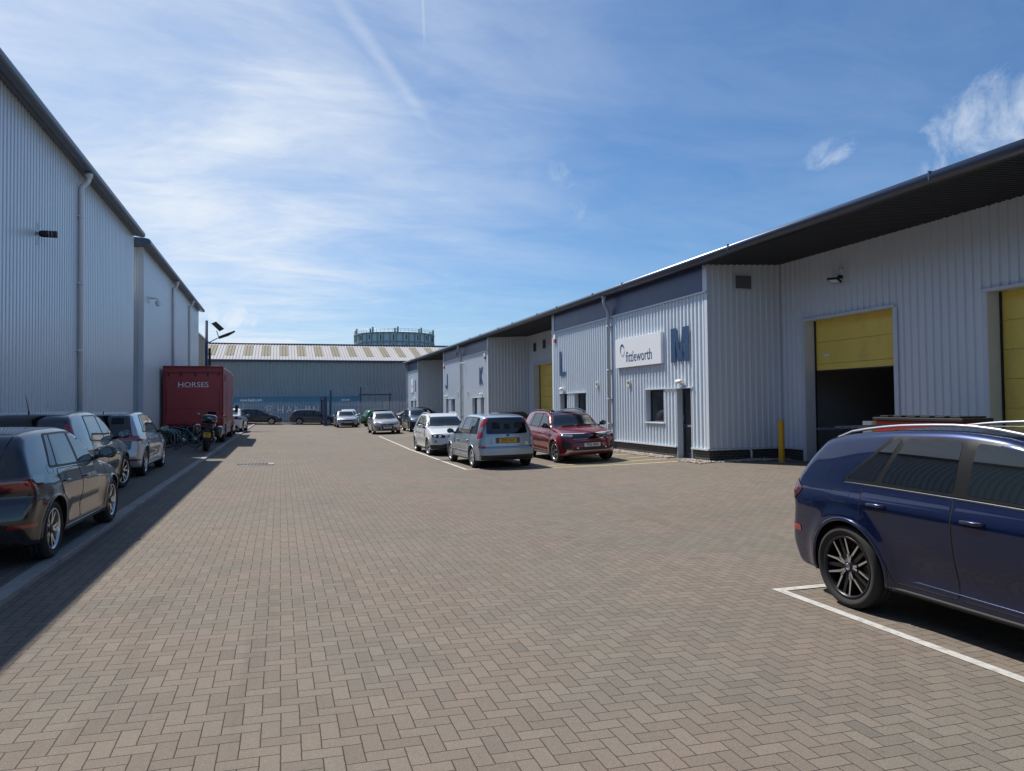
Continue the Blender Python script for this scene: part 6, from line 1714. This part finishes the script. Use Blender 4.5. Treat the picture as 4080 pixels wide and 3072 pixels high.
# right hand flank
b = MB()
for y in (.55, .95, 1.35): b.bbox(W2+.001, W2+.012, y, y+.20, ZH-.62, ZH-.30, .004)
b.build('small_window', M['glass'], lo)
b = MB(); b.bbox(W2+.001, W2+.014, 3.0, 3.35, 1.55, 2.6, .004); b.build('side_window', M['glass'], lo)
b = MB(); b.bbox(W2+.001, W2+.016, 2.2, 4.6, ZL+.05, ZH-.15, .004); b.build('groom_door', M['redpaint'], lo)
b = MB(); b.bbox(W2-.06, W2-.01, .25, .95, .38, ZL-.005, .01); b.bbox(W2-.06, W2-.01, 2.35, 5.2, .38, ZL-.005, .01); b.build('side_locker', M['skirt'], lo)
b = MB()
for y in (.4, .75, 2.6, 3.3, 4.0, 4.7): b.box(W2-.0105, W2-.003, y, y+.10, .58, .66)
b.build('marker_panel', M['redtrim'], lo)
b = MB(); b.bbox(W2-.42, W2-.08, -.07, .02, .60, .72, .01); b.bbox(-W2+.08, -W2+.42, -.07, .02, .60, .72, .01); b.build('tail_light', M['lens_dred'], lo)
b = MB(); b.bbox(-W2+.05, W2-.05, .1, .3, .45, .59, .02); b.box(-.45, .45, .3, 8.0, .55, .83); b.build('chassis', M['black'], lo)
b = MB(); b.bbox(-W2+.08, W2-.08, LB+.25, LB+2.0, .55, 2.04, .10); cb = b.build('cab', M['redpaint'], lo)
b = MB(); b.bbox(W2-.075, W2-.06, LB+.7, LB+1.7, 1.35, 1.95, .004); b.build('cab_window', M['glass'], cb)
b = MB(); b.bbox(W2+.04, W2+.20, LB+1.7, LB+1.78, 1.35, 1.75, .02); b.tube([(W2-.1, LB+1.74, 1.6), (W2+.1, LB+1.74, 1.6)], .02, 6); b.build('wing_mirror', M['black'], cb)
tb_ = MB(); tb_.lathe([(.24, .10), (.27, .13), (.36, .14), (.44, .12), (.455, .08), (.455, -.08), (.44, -.12), (.27, -.13)], 'x', 40)
rb_ = MB(); rb_.lathe([(0, .05), (.10, .06), (.13, .03), (.22, .05), (.25, .10)], 'x', 32)
t0 = tb_.build('wheel', M['rubber'], lo); r0 = rb_.build('rim', M['rim_silver'], t0)
for i, (x, y) in enumerate(((1.09, 1.42), (-1.09, 1.42), (1.05, 7.6), (-1.05, 7.6), (.78, 1.42), (-.78, 1.42))):
    if i == 0: w_ = t0
    else:
        w_ = t0.copy(); COL.objects.link(w_); w_.parent = lo; r2 = r0.copy(); COL.objects.link(r2); r2.parent = w_
    w_.location = (x, y, .455)
    if x < 0: w_.rotation_euler = (0, 0, math.pi)

# ------------------------------------------------------------------ touring motorcycle with panniers
mo = thing('motorcycle', 'black touring motorcycle with two panniers, a top box and a yellow plate', 'motorcycle')
def tyre(b, cx_, cz_, r, w_): b.lathe([(r-.12, -w_*.30), (r-.10, -w_*.42), (r-.05, -w_*.5), (r-.012, -w_*.32), (r, 0), (r-.012, w_*.32), (r-.05, w_*.5), (r-.10, w_*.42), (r-.12, w_*.30)], 'y', 40, c=(cx_, 0, cz_))
for (cx_, r, w_) in ((0, .325, .19), (1.48, .315, .13)):
    b = MB(); tyre(b, cx_, r, r, w_); t_ = b.build('wheel', M['rubber'], mo)
    b = MB(); b.lathe([(r-.115, -.04), (r-.14, -.045), (r-.14, .045), (r-.115, .04)], 'y', 32, c=(cx_, 0, r)); b.cyl((cx_, -.06, r), (cx_, .06, r), .04, 12)
    for i in range(5): a = R(72*i); b.tube([(cx_+math.cos(a)*.03, 0, r+math.sin(a)*.03), (cx_+math.cos(a)*(r-.13), 0, r+math.sin(a)*(r-.13))], .014, 6)
    b.lathe([(.09, .055), (.15, .055), (.15, .06), (.09, .06)], 'y', 24, c=(cx_, 0, r)); b.build('rim', M['rim_dark'], t_)
def blob(name, secs, m_, parent, n=20):
    """closed rounded body from elliptical sections (x, z centre, half width, half height)"""
    b = MB(); vs = []
    for (x, zc, hw_, hh_) in secs:
        for j in range(n):
            a = 2*math.pi*j/n; ca, sa = math.cos(a), math.sin(a); e = .62
            vs.append((x, math.copysign(abs(ca)**e, ca)*hw_, zc+math.copysign(abs(sa)**e, sa)*hh_))
    k = len(secs); fs = [(i*n+j, i*n+(j+1) % n, (i+1)*n+(j+1) % n, (i+1)*n+j) for i in range(k-1) for j in range(n)]
    fs += [list(range(n)), list(range((k-1)*n, k*n))]; b.add(vs, fs, 0, True); return b.build(name, m_, parent)
blob('top_box', [(-.40, 1.13, .10, .06), (-.385, 1.13, .22, .13), (-.30, 1.13, .25, .155), (-.10, 1.14, .25, .16), (.06, 1.13, .21, .13), (.10, 1.12, .10, .06)], M['gloss'], mo)
b = MB(); b.box(-.398, -.36, -.20, .20, 1.075, 1.09); b.bbox(-.405, -.395, -.05, .05, 1.17, 1.20, .003); b.build('top_box_trim', M['satin'], mo)
for s in (1, -1):
    q = blob('pannier', [(-.33, .70, .035, .10), (-.31, .70, .085, .17), (-.15, .72, .115, .20), (.10, .74, .115, .20), (.24, .76, .07, .15), (.27, .77, .03, .08)], M['gloss'], mo); q.location = (0, s*.36, 0)
    b = MB(); b.bbox(-.345, -.31, s*.36-.05, s*.36+.05, .70, .73, .004); b.build('reflector', M['lens_dred'], mo)
b = MB(); b.bbox(-.10, .62, -.14, .14, .76, .86, .04); b.build('seat', M['black'], mo)
blob('fuel_tank', [(.50, .88, .08, .06), (.58, .92, .16, .12), (.80, .95, .18, .14), (1.02, .93, .14, .11), (1.08, .92, .06, .05)], M['gloss'], mo)
b = MB(); b.bbox(.45, 1.0, -.17, .17, .30, .70, .05); b.cyl((.72, -.26, .45), (.72, .26, .45), .12, 16); b.build('engine', M['rim_dark'], mo)
b = MB(); b.tube([(-.28, 0, .84), (.1, 0, .80), (.5, 0, .78), (1.1, 0, .92)], .04, 8); b.tube([(0, .09, .325), (.5, .12, .42)], .03, 8); b.tube([(0, -.09, .325), (.5, -.12, .42)], .03, 8)
for s in (1, -1): b.tube([(1.48, s*.09, .315), (1.12, s*.09, 1.02)], [.028, .03], 8)
b.build('frame', M['black'], mo)
b = MB(); b.tube([(.75, -.16, .32), (.4, -.20, .30), (.1, -.24, .42), (-.25, -.25, .52)], [.03, .035, .05, .055], 12); b.build('exhaust', M['chrome'], mo)
b = MB(); b.tube([(1.02, -.40, 1.14), (1.06, -.30, 1.12), (1.12, 0, 1.08), (1.06, .30, 1.12), (1.02, .40, 1.14)], .014, 8); b.build('handlebar', M['black'], mo)
b = MB(); b.bbox(1.05, 1.30, -.13, .13, .95, 1.12, .05); b.prism([(1.14, -.17, 1.10), (1.14, .17, 1.10), (1.06, .14, 1.38), (1.06, -.14, 1.38)], (.006, 0, 0)); b.build('headlamp_fairing', M['gloss'], mo)
for s in (1, -1):
    b = MB(); b.tube([(1.05, s*.30, 1.13), (1.04, s*.40, 1.24)], .008, 6); b.sphere((1.04, s*.45, 1.26), .07, sx=.35, sy=1.1, sz=.6); o_ = b.build('wing_mirror', M['black'], mo)
    g = MB(); n = 16; g.poly([(1.014, s*.45+math.cos(2*math.pi*i/n)*.062, 1.26+math.sin(2*math.pi*i/n)*.033) for i in range(n)]); g.build('mirror_glass', M['mirrorglass'], o_)
b = MB(); b.bbox(-.30, -.20, -.13, .13, .80, .93, .02); b.build('tail_unit', M['black'], mo)
b = MB(); b.bbox(-.315, -.30, -.10, .10, .86, .89, .004); b.build('tail_light', M['lens_red'], mo)
b = MB(); b.prism([(-.30, -.09, .84), (-.30, .09, .84), (-.34, .08, .42), (-.34, -.08, .42)], (.02, 0, 0)); b.build('mudguard', M['black'], mo)
b = MB(); b.bbox(-.352, -.344, -.115, .115, .50, .67, .004); pl_ = b.build('number_plate', M['plate_y'], mo)
for z_, s_ in ((.625, 'VR57'), (.545, 'GTR')): text_obj('registration', s_, .085, M['ink'], frame_matrix((-.3527, 0, z_), (0, -1, 0), (0, 0, 1)), pl_, .001, fit=.19 if s_ == 'VR57' else .145, bold=.002)
b = MB(); b.bbox(-.352, -.344, -.04, .04, .455, .48, .003); b.build('reflector', M['lens_dred'], mo)
b = MB(); b.tube([(.35, .12, .30), (.25, .34, .012)], .014, 8); b.tube([(.25, .34, .012), (.16, .37, .012)], .012, 6); b.build('side_stand', M['black'], mo)
mo.matrix_world = Matrix.Translation((-2.66, 29.05, .112)) @ Matrix.Scale(1.07, 4) @ Matrix.Rotation(R(92), 4, 'Z') @ Matrix.Rotation(R(-7), 4, 'X').inverted() @ Matrix.Identity(4)

# ------------------------------------------------------------------ cycle stands and bicycles
M['hoop'] = mat('greenish_steel', (.20,.27,.26), .45, .6, var=.15)
for i, y in enumerate((29.35, 30.15, 30.95)):
    o = thing('cycle_stand', ('nearest', 'middle', 'farthest')[i]+' of the three steel hoop cycle stands beside the motorcycle', 'cycle stand', (-4.15, y, .113), 0, 'hoop cycle stands')
    b = MB(); pts = [(-.40, 0, 0), (-.40, 0, .58)]+[(-.40+.20*(1-math.cos(R(a))), 0, .58+.20*math.sin(R(a))) for a in (15, 30, 45, 60, 75, 90)]+[(.40-.20*(1-math.cos(R(a))), 0, .58+.20*math.sin(R(a))) for a in (90, 75, 60, 45, 30, 15)]+[(.40, 0, .58), (.40, 0, 0)]
    b.tube(pts, .025, 10); b.build('hoop', M['hoop'], o)
    b = MB()
    for x in (-.40, .40): b.cyl((x, 0, 0), (x, 0, .008), .06, 12)
    b.build('foot_plate', M['steel'], o)
def bicycle(label, col, loc, rz):
    o = thing('bicycle', label, 'bicycle', loc, rz)
    for x in (0, 1.05):
        b = MB(); n = 36; b.tube([(x+math.cos(2*math.pi*i/n)*.33, 0, .345+math.sin(2*math.pi*i/n)*.33) for i in range(n)], .018, 8, closed=True); t_ = b.build('wheel', M['rubber'], o)
        b = MB(); b.tube([(x+math.cos(2*math.pi*i/n)*.305, 0, .345+math.sin(2*math.pi*i/n)*.305) for i in range(n)], .010, 6, closed=True); b.cyl((x, -.04, .345), (x, .04, .345), .02, 10)
        for i in range(16): a = 2*math.pi*i/16; b.tube([(x, .02*(-1)**i, .345), (x+math.cos(a)*.30, 0, .345+math.sin(a)*.30)], .0016, 4)
        b.build('rim', M['steel'], t_)
    b = MB(); bb, st, hd = (.42, 0, .30), (.28, 0, .80), (.86, 0, .86)
    b.tube([bb, st, (.26, 0, .88)], .018, 8); b.tube([(.30, 0, .74), hd], .018, 8); b.tube([bb, (.88, 0, .76)], .022, 8); b.tube([hd, (.90, 0, .70)], .02, 8)
    for s in (1, -1): b.tube([(0, s*.05, .345), (.41, s*.03, .30)], .010, 6); b.tube([(0, s*.05, .345), (.29, s*.02, .76)], .009, 6); b.tube([(.90, s*.04, .70), (1.05, s*.05, .345)], .011, 6)
    b.build('frame', col, o)
    b = MB(); b.bbox(.13, .40, -.065, .065, .90, .95, .02); b.build('saddle', M['black'], o)
    b = MB(); b.tube([hd, (.84, 0, .98)], .014, 8); b.tube([(.78, -.30, 1.02), (.83, -.15, .99), (.84, 0, .98), (.83, .15, .99), (.78, .30, 1.02)], .012, 8); b.build('handlebar', M['black'], o)
    b = MB(); b.cyl((.42, .03, .30), (.42, .045, .30), .09, 16); b.tube([(.42, .06, .30), (.52, .06, .17)], .009, 6); b.box(.48, .58, .06, .15, .155, .175); b.tube([(.42, -.06, .30), (.32, -.06, .43)], .009, 6); b.box(.27, .37, -.15, -.06, .42, .44); b.build('crank', M['steel'], o)
    return o
bicycle('teal framed bicycle leaning by the cycle stands, facing the wall', mat('teal_frame', (.03,.26,.28), .4, coat=.5), (-3.35, 32.2, .113), math.pi)
bicycle('black bicycle standing behind the teal bicycle', M['black'], (-3.05, 33.3, .113), math.pi)
